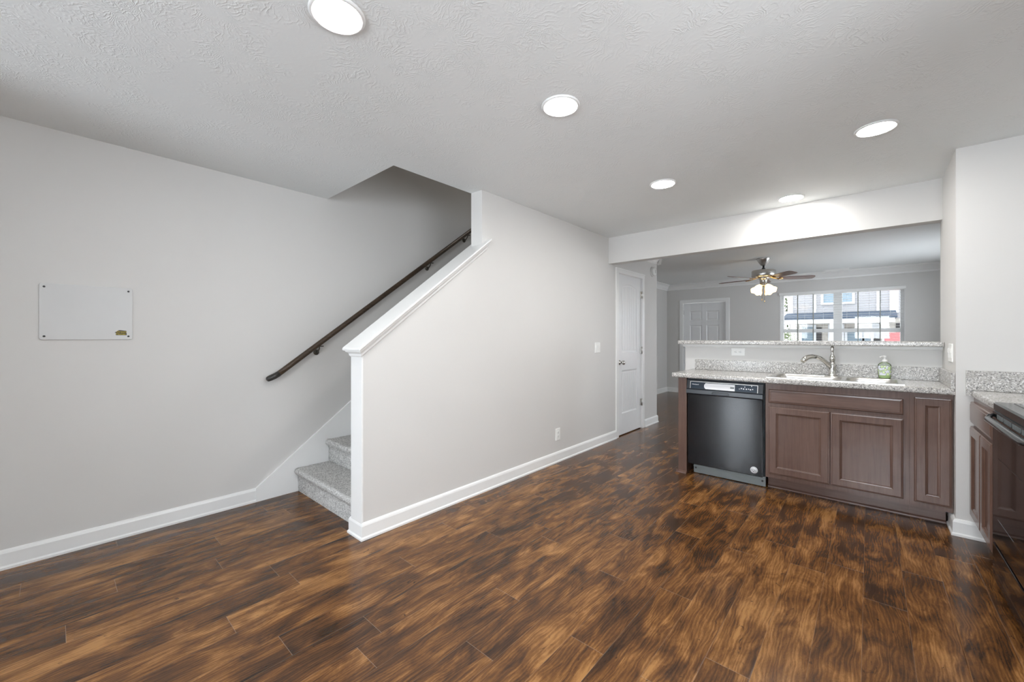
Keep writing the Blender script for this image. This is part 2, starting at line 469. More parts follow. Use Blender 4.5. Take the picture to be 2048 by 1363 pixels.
# far wall with window and front door openings
WX0, WX1, WZ0, WZ1 = -1.303, 0.445, 0.62, 2.095
FX0, FX1, FZ = -3.14, -2.26, 2.01
b = NB()
box(b, XL, FX0, YF, YF+0.14, 0, H); box(b, FX0, FX1, YF, YF+0.14, FZ, H); box(b, FX1, WX0, YF, YF+0.14, 0, H)
box(b, WX0, WX1, YF, YF+0.14, 0, WZ0); box(b, WX0, WX1, YF, YF+0.14, WZ1, H); box(b, WX1, XLR, YF, YF+0.14, 0, H)
struct('wall_far', b, WALL)
# wall behind the camera: glazed patio door and an unseen window added for light
PX0, PX1, QX0, QX1, KY0, KY1, KZ0, KZ1 = -2.75, -1.95, -0.5, 0.9, 0.1, 1.7, 0.95, 2.15
b = NB()
y0, y1 = BACK_Y-0.1, BACK_Y
box(b, XL, PX0, y0, y1, 0, H); box(b, PX0, PX1, y0, y1, 2.08, H); box(b, PX1, QX0, y0, y1, 0, H)
box(b, QX0, QX1, y0, y1, 0, KZ0); box(b, QX0, QX1, y0, y1, KZ1, H); box(b, QX1, XR, y0, y1, 0, H)
struct('wall_back', b, WALL)
b = NB(); box(b, XL, -2.74, BACK_Y, -1.3, 0, H); struct('wall_shade_box', b, WALL)  # unseen box added to keep patio door light off the left wall
def framed(name, x0, x1, z0, z1, y, fw):
    g = sgroup(name, ((x0+x1)/2, y, z0))
    b = NB()
    box(b, x0, x0+fw, y-0.05, y+0.02, z0, z1); box(b, x1-fw, x1, y-0.05, y+0.02, z0, z1)
    box(b, x0+fw, x1-fw, y-0.05, y+0.02, z0, z0+fw); box(b, x0+fw, x1-fw, y-0.05, y+0.02, z1-fw, z1)
    obj('window_frame', b, TRIM, g)
    b = NB(); box(b, x0+fw, x1-fw, y-0.02, y-0.015, z0+fw, z1-fw); obj('pane', b, GLASS, g)
framed('door_3', PX0, PX1, 0, 2.08, BACK_Y-0.03, 0.07)
framed('added_window_back', QX0, QX1, KZ0, KZ1, BACK_Y-0.03, 0.05)  # unseen window, added as an opening for the back fill lamp
g = sgroup('added_window_living', (XLR+0.05, 7.6, 0.7)); b = NB()  # unseen window added so the living room fill can enter
for ya, yb, za, zb in ((6.65, 6.7, 0.7, 2.2), (8.5, 8.55, 0.7, 2.2), (6.7, 8.5, 0.7, 0.75), (6.7, 8.5, 2.15, 2.2)): box(b, XLR+0.02, XLR+0.09, ya, yb, za, zb)
obj('window_frame', b, TRIM, g)  # frame of the added living room window
b = NB(); box(b, XLR+0.05, XLR+0.055, 6.7, 8.5, 0.75, 2.15); obj('pane', b, GLASS, g)
g = sgroup('added_window_side', (XR+0.05, (KY0+KY1)/2, KZ0)); b = NB()  # unseen window added beyond the stove for the side fill
for ya, yb, za, zb in ((KY0, KY0+0.05, KZ0, KZ1), (KY1-0.05, KY1, KZ0, KZ1), (KY0+0.05, KY1-0.05, KZ0, KZ0+0.05), (KY0+0.05, KY1-0.05, KZ1-0.05, KZ1)): box(b, XR+0.02, XR+0.09, ya, yb, za, zb)
obj('window_frame', b, TRIM, g)
b = NB(); box(b, XR+0.05, XR+0.055, KY0+0.05, KY1-0.05, KZ0+0.05, KZ1-0.05); obj('pane', b, GLASS, g)  # pane of the added side window

# ---- baseboards, shoe mould, crown
BB = [(0, 0), (0.022, 0), (0.022, 0.012), (0.015, 0.020), (0.015, 0.085), (0.011, 0.096), (0.006, 0.102), (0, 0.104)]
def bb_along_y(b, x, sgn, ya, yb): prism(b, [(x+sgn*p, q) for p, q in BB], 'Y', ya, yb)
def bb_along_x(b, y, sgn, xa, xb): prism(b, [(y+sgn*p, q) for p, q in BB], 'X', xa, xb)
b = NB(); bb_along_y(b, XL, 1, BACK_Y, 1.008); struct('baseboard_left', b, TRIM)
def bb_loop(b, path):
    """baseboard swept along a horizontal polyline with the wall on its left-hand side of travel"""
    n = len(path); rings = []
    for i in range(n):
        p = Vector(path[i]); d0 = (p-Vector(path[i-1])).normalized() if i else None
        d1 = (Vector(path[i+1])-p).normalized() if i < n-1 else None
        nn = []
        for d in (d0, d1):
            if d is not None: nn.append(Vector((d.y, -d.x)))
        m = sum(nn, Vector((0, 0)));  m = m/m.length_squared*(2 if len(nn) == 2 else 1) if len(nn) == 2 else m
        rings.append([b.verts.new((p.x+m.x*o, p.y+m.y*o, z)) for o, z in BB])
    fs = []
    for A, B in zip(rings, rings[1:]):
        for j in range(len(A)): fs.append(b.faces.new((A[j], A[(j+1) % len(A)], B[(j+1) % len(A)], B[j])))
    fs.append(b.faces.new(rings[0])); fs.append(b.faces.new(rings[-1][::-1]))
    bmesh.ops.recalc_face_normals(b, faces=fs)
b = NB(); bb_loop(b, [(XK0-0.012, YK+0.012), (XK0-0.012, YK-0.002), (XK1, YK-0.002), (XK1, 4.575)]); struct('baseboard_stair', b, TRIM)
b = NB(); bb_loop(b, [(XK1, 5.425), (XK1, YE), (XL+0.0, YE)]); struct('baseboard_hall', b, TRIM)
b = NB(); bb_loop(b, [(XL, YF), (FX0-0.07, YF)]); bb_loop(b, [(FX1+0.07, YF), (XLR, YF)]); struct('baseboard_far', b, TRIM)
b = NB(); bb_along_y(b, XL, 1, YE, YF-0.02); struct('baseboard_living', b, TRIM)
b = NB(); bb_loop(b, [(XP, YR+0.193), (XP, YR), (0.56, YR)]); struct('baseboard_partition', b, TRIM)
CR = [(0, H), (0.10, H), (0.10, H-0.014), (0.085, H-0.022), (0.06, H-0.045), (0.035, H-0.082), (0.024, H-0.096), (0.014, H-0.10), (0.012, H-0.125), (0, H-0.128)]
b = NB()
prism(b, [(YF-p, q) for p, q in CR], 'X', XL, XLR)
prism(b, [(XL+p, q) for p, q in CR], 'Y', YE, YF)
struct('trim_1', b, TRIM)
b = NB()
CS = [(p*0.72, q) for p, q in CR]
prism(b, [(XK1+p, q) for p, q in CS], 'Y', YH1+0.02, YE+0.06)
prism(b, [(YE+p, q) for p, q in CS], 'X', XL, XK1+0.06)
struct('trim_2', b, TRIM)

# ---- end board and sloped cap of the half wall
b = NB(); box(b, XK0-0.006, XK1+0.003, YK-0.012, YK, 0.09, 1.15, 0.002); struct('trim_3', b, TRIM)
b = NB()
prof = [(0.004, -0.006), (0.012, 0.002), (0.014, 0.014), (0.019, 0.020), (0.029, 0.026), (0.033, 0.030), (0.034, 0.036), (0.044, 0.038), (0.048, 0.043), (0.049, 0.051), (0.046, 0.057), (0.040, 0.060)]
def capring(o, v, y1):
    y0 = YK-0.012-o*0.75
    def z(y): return zcap(y)+v-0.004+o*0.55*SL
    return [(XK0-o, y0, z(y0)), (XK1+o, y0, z(y0)), (XK1+o, y1, z(y1)), (XK0-o, y1, z(y1))]
rings = [[b.verts.new(p) for p in capring(o, v, YP+0.05+o*0.3)] for o, v in prof]
for A, B in zip(rings, rings[1:]):
    for j in range(4): b.faces.new((A[j], A[(j+1) % 4], B[(j+1) % 4], B[j]))
b.faces.new(rings[-1]); b.faces.new(rings[0][::-1])
bmesh.ops.recalc_face_normals(b, faces=b.faces[:])
struct('trim_4', b, TRIM)

# ---- closet door with arched beadboard panel (in the hall wall)
def strip_panel(b, poly, frame, gap=0.004, n=6, top=None):
    """raised vertical boards inside poly's bounding box; top(u) gives the arch height"""
    u0 = min(p[0] for p in poly); u1 = max(p[0] for p in poly); v0 = min(p[1] for p in poly); v1 = max(p[1] for p in poly)
    w_ = (u1-u0)/n
    for i in range(n):
        a, c = u0+i*w_+gap/2, u0+(i+1)*w_-gap/2
        ta, tc = (top(a), top(c)) if top else (v1, v1)
        polyring(b, [(a, v0), (c, v0), (c, tc), (a, ta)], [(0, -0.010), (0, -0.0065), (0.0015, -0.005)], frame)
g = sgroup('door_1', (XK1, (DY0+DY1)/2, 0))
DW, DH = 0.70, 2.035
fr = ((XK1-0.012, DY0+0.005, 0.012), (0, 1, 0), (0, 0, 1), (1, 0, 0))
b = NB()
def face(b, poly, frame, t=0.012): polyring(b, poly, [(0, -t), (0, -0.001), (0.001, 0)], frame)
st = 0.125
pu0, pu1 = st, DW-st
P1v0, P1v1 = 0.26, 0.815      # lower panel
P2v0, P2v1, ARC = 1.035, 1.885, 0.045
box(b, XK1-0.047, XK1-0.024, DY0+0.005, DY0+0.005+DW, 0.012, 0.012+DH)
face(b, [(0, 0), (st, 0), (st, DH), (0, DH)], fr); face(b, [(pu1, 0), (DW, 0), (DW, DH), (pu1, DH)], fr)
face(b, [(pu0, 0), (pu1, 0), (pu1, P1v0), (pu0, P1v0)], fr); face(b, [(pu0, P1v1), (pu1, P1v1), (pu1, P2v0), (pu0, P2v0)], fr)
def arch(u):
    t = (u-pu0)/(pu1-pu0)*2-1
    return P2v1+ARC*(1-t*t)
NA = 14
arcp = [(pu0+(pu1-pu0)*i/NA, arch(pu0+(pu1-pu0)*i/NA)) for i in range(NA+1)]
for (a, za), (c, zc) in zip(arcp, arcp[1:]): face(b, [(a, za), (c, zc), (c, DH), (a, DH)], fr)
mould = [(0, 0), (0.006, -0.001), (0.012, -0.008), (0.022, -0.010), (0.026, -0.0095)]
poly1 = [(pu0, P1v0), (pu1, P1v0), (pu1, P1v1), (pu0, P1v1)]
poly2 = [(pu0, P2v0), (pu1, P2v0)]+arcp[::-1]
for pl in (poly1, poly2): polyring(b, pl, mould, fr, back=False)
i1 = offset_poly(poly1, 0.036); strip_panel(b, i1, fr)
i2 = offset_poly(poly2, 0.036)
strip_panel(b, [(i2[0][0], i2[0][1]), (i2[1][0], i2[1][1]), (i2[1][0], P2v1-0.036)], fr, top=lambda u: arch(u)-0.036)
slab = obj('door_panel', b, DOORP, g)
b = NB()
cw = 0.062
def casing_profile(b, y0, y1, z0, z1):
    box(b, XK1, XK1+0.012, y0, y1, z0, z1, 0.002); 
for ya, yb in ((DY0-cw, DY0+0.003), (DY1-0.003, DY1+cw)):
    box(b, XK1-0.002, XK1+0.014, ya, yb, 0, DZ, 0.003)
box(b, XK1-0.002, XK1+0.016, DY0-cw-0.001, DY1+cw+0.001, DZ, DZ+cw-0.016, 0.003)
box(b, XK1-0.002, XK1+0.021, DY0-cw-0.004, DY1+cw+0.004, DZ+cw-0.016, DZ+cw, 0.004)
box(b, XK0, XK1, DY0-0.002, DY0+0.004, 0, DZ); box(b, XK0, XK1, DY1-0.004, DY1+0.002, 0, DZ); box(b, XK0, XK1, DY0, DY1, DZ-0.004, DZ+0.002)
obj('door_casing', b, TRIM, g)
for zz in (0.36, 1.07, 1.83):
    b = NB(); lathe(b, [(0.003, -0.05), (0.007, -0.048), (0.007, 0.048), (0.003, 0.05)], (XK1+0.004, DY0+0.005+DW+0.002, zz), seg=12)
    box(b, XK1-0.012, XK1+0.001, DY0+DW-0.025, DY0+DW+0.006, zz-0.045, zz+0.045)
    obj('hinge', b, NICKEL, g)
b = NB(); lathe(b, [(0.030, 0), (0.030, 0.006), (0.012, 0.012), (0.011, 0.030), (0.019, 0.036), (0.027, 0.046), (0.028, 0.058), (0.022, 0.068), (0.008, 0.072)], (XK1-0.012, DY0+0.07, 0.93), 'X', 24)
obj('door_knob', b, NICKEL, g)

# ---- six panel front door in the far wall
g = sgroup('door_2', ((FX0+FX1)/2, YF, 0))
fw_, fh_ = FX1-FX0-0.02, FZ-0.02
fr = ((FX0+0.01, YF+0.03, 0.01), (1, 0, 0), (0, 0, 1), (0, -1, 0))
b = NB()
box(b, FX0+0.01, FX1-0.01, YF+0.045, YF+0.075, 0.01, 0.01+fh_)
cols = [(0.13, 0.385), (0.475, 0.73)]
rows = [(0.20, 0.80), (0.99, 1.50), (1.605, 1.81)]
us = [0, cols[0][0], cols[0][1], cols[1][0], cols[1][1], fw_]
for i in (0, 2, 4): face(b, [(us[i], 0), (us[i+1], 0), (us[i+1], fh_), (us[i], fh_)], fr)
vs = [0, rows[0][0], rows[0][1], rows[1][0], rows[1][1], rows[2][0], rows[2][1], fh_]
for c0, c1 in cols:
    for i in (0, 2, 4, 6): face(b, [(c0, vs[i]), (c1, vs[i]), (c1, vs[i+1]), (c0, vs[i+1])], fr)
    for r0, r1 in rows:
        polyring(b, [(c0, r0), (c1, r0), (c1, r1), (c0, r1)], [(0, 0), (0.008, -0.009), (0.018, -0.011), (0.045, -0.003)], fr, back=False)
obj('door_panel', b, DOORP, g)
b = NB(); cw = 0.068
for xa, xb in ((FX0-cw, FX0+0.004), (FX1-0.004, FX1+cw)): box(b, xa, xb, YF-0.016, YF+0.002, 0, FZ, 0.004)
box(b, FX0-cw-0.001, FX1+cw+0.001, YF-0.018, YF+0.002, FZ, FZ+cw, 0.004)
box(b, FX0-0.002, FX0+0.006, YF, YF+0.14, 0, FZ); box(b, FX1-0.006, FX1+0.002, YF, YF+0.14, 0, FZ); box(b, FX0, FX1, YF, YF+0.14, FZ-0.006, FZ+0.002)
obj('door_casing', b, TRIM, g)
for zz in (0.25, 1.05, 1.80):
    b = NB(); lathe(b, [(0.004, -0.05), (0.008, -0.047), (0.008, 0.047), (0.004, 0.05)], (FX0+0.006, YF+0.022, zz), seg=10); obj('hinge', b, NICKEL, g)

# ---- living room window
g = sgroup('window_1', ((WX0+WX1)/2, YF, WZ0))
b = NB(); fy0, fy1 = YF+0.055, YF+0.115
xm = (WX0+WX1)/2
for xa, xb in ((WX0, WX0+0.055), (WX1-0.055, WX1), (xm-0.062, xm+0.062)): box(b, xa, xb, fy0, fy1, WZ0, WZ1, 0.004)
for xa, xb in ((WX0+0.055, xm-0.062), (xm+0.062, WX1-0.055)):
    box(b, xa, xb, fy0, fy1, WZ0, WZ0+0.06, 0.003); box(b, xa, xb, fy0, fy1, WZ1-0.05, WZ1, 0.003)
    box(b, xa, xb, fy0, fy1, 1.337, 1.40, 0.004)
obj('window_frame', b, TRIM, g)
b = NB()
for xa, xb in ((WX0+0.055, xm-0.062), (xm+0.062, WX1-0.055)): box(b, xa, xb, YF+0.080, YF+0.085, WZ0+0.06, 1.34); box(b, xa, xb, YF+0.098, YF+0.102, 1.39, WZ1-0.05)
obj('pane', b, GLASS, g)
b = NB(); box(b, WX0-0.03, WX1+0.03, YF-0.05, YF+0.06, WZ0-0.025, WZ0, 0.004); obj('window_sill', b, TRIM, g)
b = NB()
for xa, xb in ((WX0-0.001, WX0+0.006), (WX1-0.006, WX1+0.001)): box(b, xa, xb, YF, YF+0.06, WZ0, WZ1)
box(b, WX0, WX1, YF, YF+0.06, WZ1-0.006, WZ1+0.001); obj('window_jamb', b, TRIM, g)

# ================================================================== THINGS : stairs
st_x0, st_x1 = XL+0.022, XK0-0.016
RISE, RUN, Y0S = 0.188, 0.25, 1.308
t = thing('staircase', 'grey carpeted staircase rising between the long wall and the white-capped half wall', 'stairs', ((st_x0+st_x1)/2, Y0S, 0))
from mathutils import noise as mnoise
def step_bm(i):
    y, z = Y0S+i*RUN, i*RISE
    pr = [(y+0.004, z), (y, z+0.03), (y-0.001, z+RISE-0.075)]
    nose = [(-0.006, -0.058), (-0.017, -0.048), (-0.026, -0.036), (-0.030, -0.024), (-0.029, -0.012), (-0.022, -0.003), (-0.010, 0.001), (0.01, 0.001)]
    pr += [(y+a, z+RISE+c) for a, c in nose]
    pr += [(y+0.06+0.19*j/5, z+RISE) for j in range(6)]
    if i >= 1: pass
    # dense profile
    d = []
    for p, q in zip(pr, pr[1:]):
        n = max(1, int(math.hypot(q[0]-p[0], q[1]-p[1])/0.012))
        d += [(p[0]+(q[0]-p[0])*j/n, p[1]+(q[1]-p[1])*j/n) for j in range(n)]
    d.append(pr[-1])
    b = NB(); nx = 80 if i < 3 else 6
    grid = [[b.verts.new((st_x0+(st_x1-st_x0)*k/nx, p[0], p[1])) for k in range(nx+1)] for p in d]
    for A, B in zip(grid, grid[1:]):
        for k in range(nx):
            f = b.faces.new((A[k], A[k+1], B[k+1], B[k])); f.smooth = True
    b.normal_update()
    for v in list(b.verts):
        if i < 3 and v.co.z > 0.01: v.co += v.normal*(mnoise.noise(v.co*150)*0.004+mnoise.noise(v.co*18)*0.002)
    # close the back and bottom
    bot = z if i == 0 else z-0.04
    yb = y+RUN+0.004
    e0 = [b.verts.new((x_, yb, z+RISE)) for x_ in (st_x0, st_x1)]; e1 = [b.verts.new((x_, yb, bot)) for x_ in (st_x0, st_x1)]
    b.faces.new((e0[0], e0[1], e1[1], e1[0])); b.faces.new((e1[0], e1[1], grid[0][-1], grid[0][0]))
    for k, s in ((0, 0), (-1, 1)):
        b.faces.new([r[k] for r in grid]+[e0[s], e1[s]])
    return b
for i in range(14): obj('step', step_bm(i), CARPET, t)
b = NB()
prism(b, [(1.008, 0), (1.008, 0.104), (1.008+2.9/0.765, 0.104+2.9), (5.2, 3.0), (5.2, 2.6), (5.2-0.0, 2.4), (1.6, 0)], 'X', XL, XL+0.020)
struct('trim_5', b, TRIM)
b = NB()
prism(b, [(YK+0.004, 0), (YK+0.004, 0.30), (5.0, 0.30+0.765*(5.0-YK)), (5.0, 2.4), (1.7, 0)], 'X', XK0-0.014, XK0)
struct('trim_6', b, TRIM)

# ---- handrail
t = thing('handrail', 'dark brown wooden handrail sloping up the wall above the stairs', 'handrail', (-3.43, 1.08, 0.93))
RX = -3.435; sr = 0.7475
p0 = (RX, 1.150, 0.966)
b = NB(); tube(b, [p0, (RX, 1.25, 0.966+0.1*sr), (RX, 2.2, 0.966+1.05*sr), (RX, 4.2, 0.966+3.05*sr)], 0.0215, 16); obj('rail', b, RAILW, t)
b = NB(); tube(b, [(RX, 1.066, 0.925), (RX, 1.072, 0.928), (RX, 1.09, 0.936), (RX, 1.12, 0.949), (RX, 1.152, 0.967)], [0.012, 0.0195, 0.0225, 0.023, 0.0225], 16); obj('end_piece', b, RAILCAP, t, label='nearly level black end piece')
for yy in (1.46, 2.60, 3.12):
    zz = 0.966+(yy-1.150)*sr
    b = NB()
    tube(b, [(RX, yy, zz-0.02), (RX-0.002, yy, zz-0.045), (RX-0.03, yy, zz-0.07), (XL+0.004, yy, zz-0.075)], 0.0055, 8)
    lathe(b, [(0.024, 0), (0.024, 0.004), (0.012, 0.010)], (XL+0.0005, yy, zz-0.075), 'X', 16)
    box(b, RX-0.012, RX+0.012, yy-0.03, yy+0.03, zz-0.028, zz-0.020)
    obj('bracket', b, BRACK, t)

# ---- white cover panel on the long wall
t = thing('wall_panel', 'white rectangular cover panel with a small yellow logo, screwed to the blank wall', 'panel', (XL, 0.13, 1.235))
PY0, PY1, PZ0, PZ1 = -0.061, 0.324, 1.235, 1.556
fr = ((XL, PY0, PZ0), (0, 1, 0), (0, 0, 1), (1, 0, 0))
def rrect(w_, h_, r, n=5):
    o = []
    for cx, cy, a0 in ((w_-r, r, -90), (w_-r, h_-r, 0), (r, h_-r, 90), (r, r, 180)):
        for i in range(n+1):
            a = math.radians(a0+90*i/n); o.append((cx+r*math.cos(a), cy+r*math.sin(a)))
    return o
b = NB(); polyring(b, rrect(PY1-PY0, PZ1-PZ0, 0.012), [(0, 0.0005), (0, 0.0075), (0.001, 0.009)], fr); obj('cover', b, SHEET, t)
for yy, zz in ((PY0+0.019, PZ0+0.02), (PY1-0.019, PZ0+0.02), (PY0+0.019, PZ1-0.02), (PY1-0.019, PZ1-0.02)):
    b = NB(); lathe(b, [(0.0055, 0.0085), (0.0055, 0.0105), (0.003, 0.0125)], (XL, yy, zz), 'X', 12); obj('screw', b, DARK, t, label='dark screw')
ly, lz = 0.268, PZ0+0.041
b = NB()
fr = ((XL+0.0091, ly, lz), (0, 1, 0), (0, 0, 1), (1, 0, 0))
prism(b, [(-0.026+ly, lz+0.001), (-0.008+ly, lz+0.016), (0.0+ly, lz+0.017), (0.028+ly, lz+0.013), (0.029+ly, lz-0.014), (-0.020+ly, lz-0.014), (-0.020+ly, lz+0.001)], 'X', XL+0.0088, XL+0.0094)
lg = obj('logo', b, LOGOD, t, label='yellow and brown logo')
fr2 = ((XL+0.0095, ly+0.006, lz+0.0065), (0, 1, 0), (0, 0, 1), (1, 0, 0))
b2 = text_bm('Dream', 0.016, fr2, 0.0003); 
fr3 = ((XL+0.0095, ly+0.003, lz-0.0065), (0, 1, 0), (0, 0, 1), (1, 0, 0))
merge(b2, text_bm('Homes', 0.0150, fr3, 0.0003)); obj('lettering', b2, LOGOY, lg)

# ---- outlets, switches, alarm
def plate(name, label, cat, frame, w_, h_, kind, gangs=1, horiz=False):
    """frame origin = centre of the plate on the wall"""
    O, U, V, N = (Vector(q) for q in frame)
    t = thing(name, label, cat, tuple(O))
    o0 = O-U*w_/2-V*h_/2
    b = NB(); polyring(b, rrect(w_, h_, 0.004, 3), [(0, 0), (0, 0.003), (0.003, 0.006)], (o0, U, V, N)); obj('cover_plate', b, PLASTIC, t)
    gw = w_/gangs
    for i in range(gangs):
        c = O-U*w_/2+U*(gw*(i+0.5))
        if kind == 'switch':
            b = NB(); polyring(b, rect(0.033, 0.066), [(0, 0.005), (0, 0.0075), (0.002, 0.009)], (c-U*0.0165-V*0.033, U, V, N))
            polyring(b, rect(0.028, 0.030), [(0, 0.008), (0.003, 0.0115)], (c-U*0.014-V*0.001, U, V, N)); obj('rocker', b, PLASTIC, t)
        else:
            for s in (-1, 1):
                ax, bx = (U, V) if horiz else (V, U)
                cc = c+ax*(s*0.0195)
                b = NB(); polyring(b, rrect(0.029, 0.029, 0.009, 4), [(0, 0.005), (0, 0.008), (0.001, 0.0085)], (cc-U*0.0145-V*0.0145, U, V, N)); so = obj('socket', b, PLASTIC, t)
                b = NB()
                for q in (-0.006, 0.006):
                    b_c = cc+bx*q+ax*0.003
                    e1, e2 = (0.008, 0.0022) if horiz else (0.0022, 0.008)
                    polyring(b, rect(e1, e2), [(0, 0.0083), (0, 0.0089)], (b_c-U*e1/2-V*e2/2, U, V, N))
                polyring(b, rect(0.005, 0.005), [(0, 0.0083), (0, 0.0089)], (cc-ax*0.008-U*0.0025-V*0.0025, U, V, N))
                obj('slot', b, DARK, so)
    return t
plate('wall_outlet', 'white outlet low on the stair half wall above its baseboard', 'outlet', ((XK1, 3.345, 0.275), (0, 1, 0), (0, 0, 1), (1, 0, 0)), 0.075, 0.120, 'outlet')
plate('light_switch', 'white rocker switch beside the closet door with the arched panel', 'switch', ((XK1, 4.135, 1.130), (0, 1, 0), (0, 0, 1), (1, 0, 0)), 0.115, 0.120, 'switch', 2)
plate('counter_outlet', 'white sideways outlet on the low wall above the dishwasher', 'outlet', ((-0.955, YH0, 1.106), (1, 0, 0), (0, 0, 1), (0, -1, 0)), 0.120, 0.073, 'outlet', 1, True)
plate('switch_plate', 'white ganged switch plate on the side of the wall next to the bar top', 'switch', ((XP, 3.965, 1.145), (0, -1, 0), (0, 0, 1), (-1, 0, 0)), 0.165, 0.122, 'switch', 3)
t = thing('smoke_alarm', 'round white alarm mounted high on the hall wall beyond the closet door', 'alarm', (XK1, 5.70, 2.19))
b = NB(); lathe(b, [(0.070, 0), (0.070, 0.012), (0.064, 0.016)], (XK1, 5.70, 2.19), 'X', 32); obj('mount', b, PLASTIC, t)
b = NB(); lathe(b, [(0.060, 0.015), (0.060, 0.036), (0.052, 0.046), (0.030, 0.050)], (XK1, 5.70, 2.19), 'X', 32); bd = obj('alarm_body', b, PLASTIC, t)
b = NB()
for k in range(5): box(b, XK1+0.0495, XK1+0.0515, 5.68, 5.72, 2.168+k*0.010, 2.171+k*0.010)
obj('grille', b, GREYK, bd)

# ================================================================== KITCHEN PENINSULA
YD = 3.83                                   # door fronts
YFR = 3.852                                 # face frame
def cab_door(b, x0, x1, z0, z1, yf=YD):
    polyring(b, rect(x1-x0, z1-z0), [(0, -0.020), (0, -0.007), (0.003, -0.0035), (0.008, -0.003), (0.011, 0), (0.052, 0), (0.0545, -0.005), (0.060, -0.0065), (0.066, -0.0105)], ((x0, yf, z0), (1, 0, 0), (0, 0, 1), (0, -1, 0)))
# end panel with filler beside the dishwasher
b = NB(); box(b, -1.330, -1.256, YFR-0.012, YH0, 0.0, 0.88); o = obj('cabinet_end_panel', b, CAB, loc=(-1.29, 4.1, 0))
tag(o, 'tall narrow brown wood panel closing the end of the peninsula beside the dishwasher', 'panel')
b = NB(); prism(b, [(YFR-0.012, 0), (YFR-0.028, 0), (YFR-0.026, 0.012), (YFR-0.012, 0.022)], 'X', -1.345, -1.256); prism(b, [(-1.330, 0), (-1.346, 0), (-1.344, 0.012), (-1.330, 0.022)], 'Y', YFR-0.026, YH0)
obj('shoe_moulding', b, CAB, o)

# dishwasher
DX0, DX1 = -1.252, -0.640
t = thing('dishwasher', 'black dishwasher with round white sticker built into the peninsula', 'dishwasher', ((DX0+DX1)/2, 4.1, 0))
b = NB(); box(b, DX0+0.004, DX1-0.004, YD+0.035, YH0-0.03, 0.10, 0.872); obj('tub', b, BLACKS, t)
b = NB(); box(b, DX0+0.008, DX1-0.012, YD+0.004, YD+0.040, 0.10, 0.738, 0.006, 3); dd = obj('door', b, DWBLACK, t)
b = NB(); lathe(b, [(0.001, 0), (0.027, 0), (0.027, 0.0008), (0.001, 0.0008)], (DX1-0.075, YD+0.0032, 0.150), 'Y', 28)
stk = obj('sticker', b, WHITEINK, dd, label='round white sticker')
b = text_bm('Qc', 0.026, ((DX1-0.075, YD+0.0030, 0.148), (1, 0, 0), (0, 0, 1), (0, -1, 0)), 0.0003)
for k in range(26):
    a = 2*PI*k/26
    if 3.6 < a < 5.8: continue
    cx, cz = DX1-0.075+0.021*math.cos(a), 0.150+0.021*math.sin(a)
    box(b, cx-0.0012, cx+0.0012, YD+0.0026, YD+0.0031, cz-0.0016, cz+0.0016)
obj('sticker_print', b, DARK, dd, label='small dark print on the sticker')
b = NB()
prism(b, [(YD+0.04, 0.735), (YD-0.012, 0.735), (YD-0.020, 0.745), (YD-0.018, 0.778), (YD-0.006, 0.786), (YD+0.010, 0.862), (YD+0.016, 0.868), (YD+0.04, 0.868)], 'X', DX0+0.002, DX1-0.010)
cp = obj('control_panel', b, BLACKS, t)
# sloping fascia with printed strip, painted glare, frame and pocket handle
def on_fascia(u, v, d=0.0):   # u along x, v 0..1 up the slope
    y = YD-0.006+0.016*v; z = 0.786+0.076*v
    return Vector((u, y, z))+Vector((0, -0.979, 0.206))*d
def fquad(b, u0, u1, v0, v1, d0=0.0004, d1=0.0014):
    U = Vector((1, 0, 0)); V = (on_fascia(0, 1)-on_fascia(0, 0)); N = Vector((0, -0.979, 0.206))
    polyring(b, [(0, 0), (u1-u0, 0), (u1-u0, v1-v0), (0, v1-v0)], [(0, d0), (0, d1)], (on_fascia(u0, v0), U, V, N))
b = NB(); fquad(b, DX0+0.035, DX1-0.050, 0.06, 0.80); strip = obj('display_strip', b, PLATEW, cp)
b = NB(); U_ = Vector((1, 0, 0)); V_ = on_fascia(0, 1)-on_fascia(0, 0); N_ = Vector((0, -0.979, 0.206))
polyring(b, [(0.012, 0.04), (0.245, 0.04), (0.245, 0.72), (0.012, 0.72), (0.0, 0.50), (0.0, 0.26)], [(0, 0.0014), (0, 0.0019)], (on_fascia(DX0+0.150, 0), U_, V_, N_)); obj('painted_glare', b, WHITEINK, cp, label='painted pale window glare across the black controls')  # window glare on the glossy controls, painted as a pale raised strip
b = NB(); fquad(b, DX0+0.031, DX0+0.035, 0.02, 0.84, 0.0002, 0.0022); fquad(b, DX1-0.050, DX1-0.046, 0.02, 0.84, 0.0002, 0.0022); fquad(b, DX0+0.031, DX1-0.046, 0.80, 0.85, 0.0002, 0.0022)
obj('display_rim', b, STEEL, cp)
Vn = (on_fascia(0, 1)-on_fascia(0, 0)).normalized()
b = text_bm('Whirlpool', 0.014, (on_fascia(DX0+0.075, 0.50, 0.0018), (1, 0, 0), Vn, (0, -0.979, 0.206)), 0.0002); obj('badge', b, WHITEINK, cp, label='small white maker lettering')
b = NB()
for k, (uu, vv, sz) in enumerate(((0.155, .30, .010), (0.145, .55, .006), (0.135, .30, .010), (0.118, .34, .008), (0.105, .28, .010), (0.088, .34, .008), (0.095, .66, .006), (0.172, .34, .010), (0.185, .30, .006))):
    u0 = DX1-uu; fquad(b, u0, u0+sz, vv, vv+sz/0.078, 0.0014, 0.0024)
obj('button_print', b, WHITEINK, cp)
b = NB(); fquad(b, DX1-0.252, DX1-0.222, 0.28, 0.48, 0.0018, 0.004); obj('indicator', b, GREYK, cp)
b = NB(); xc = (DX0+DX1)/2-0.02
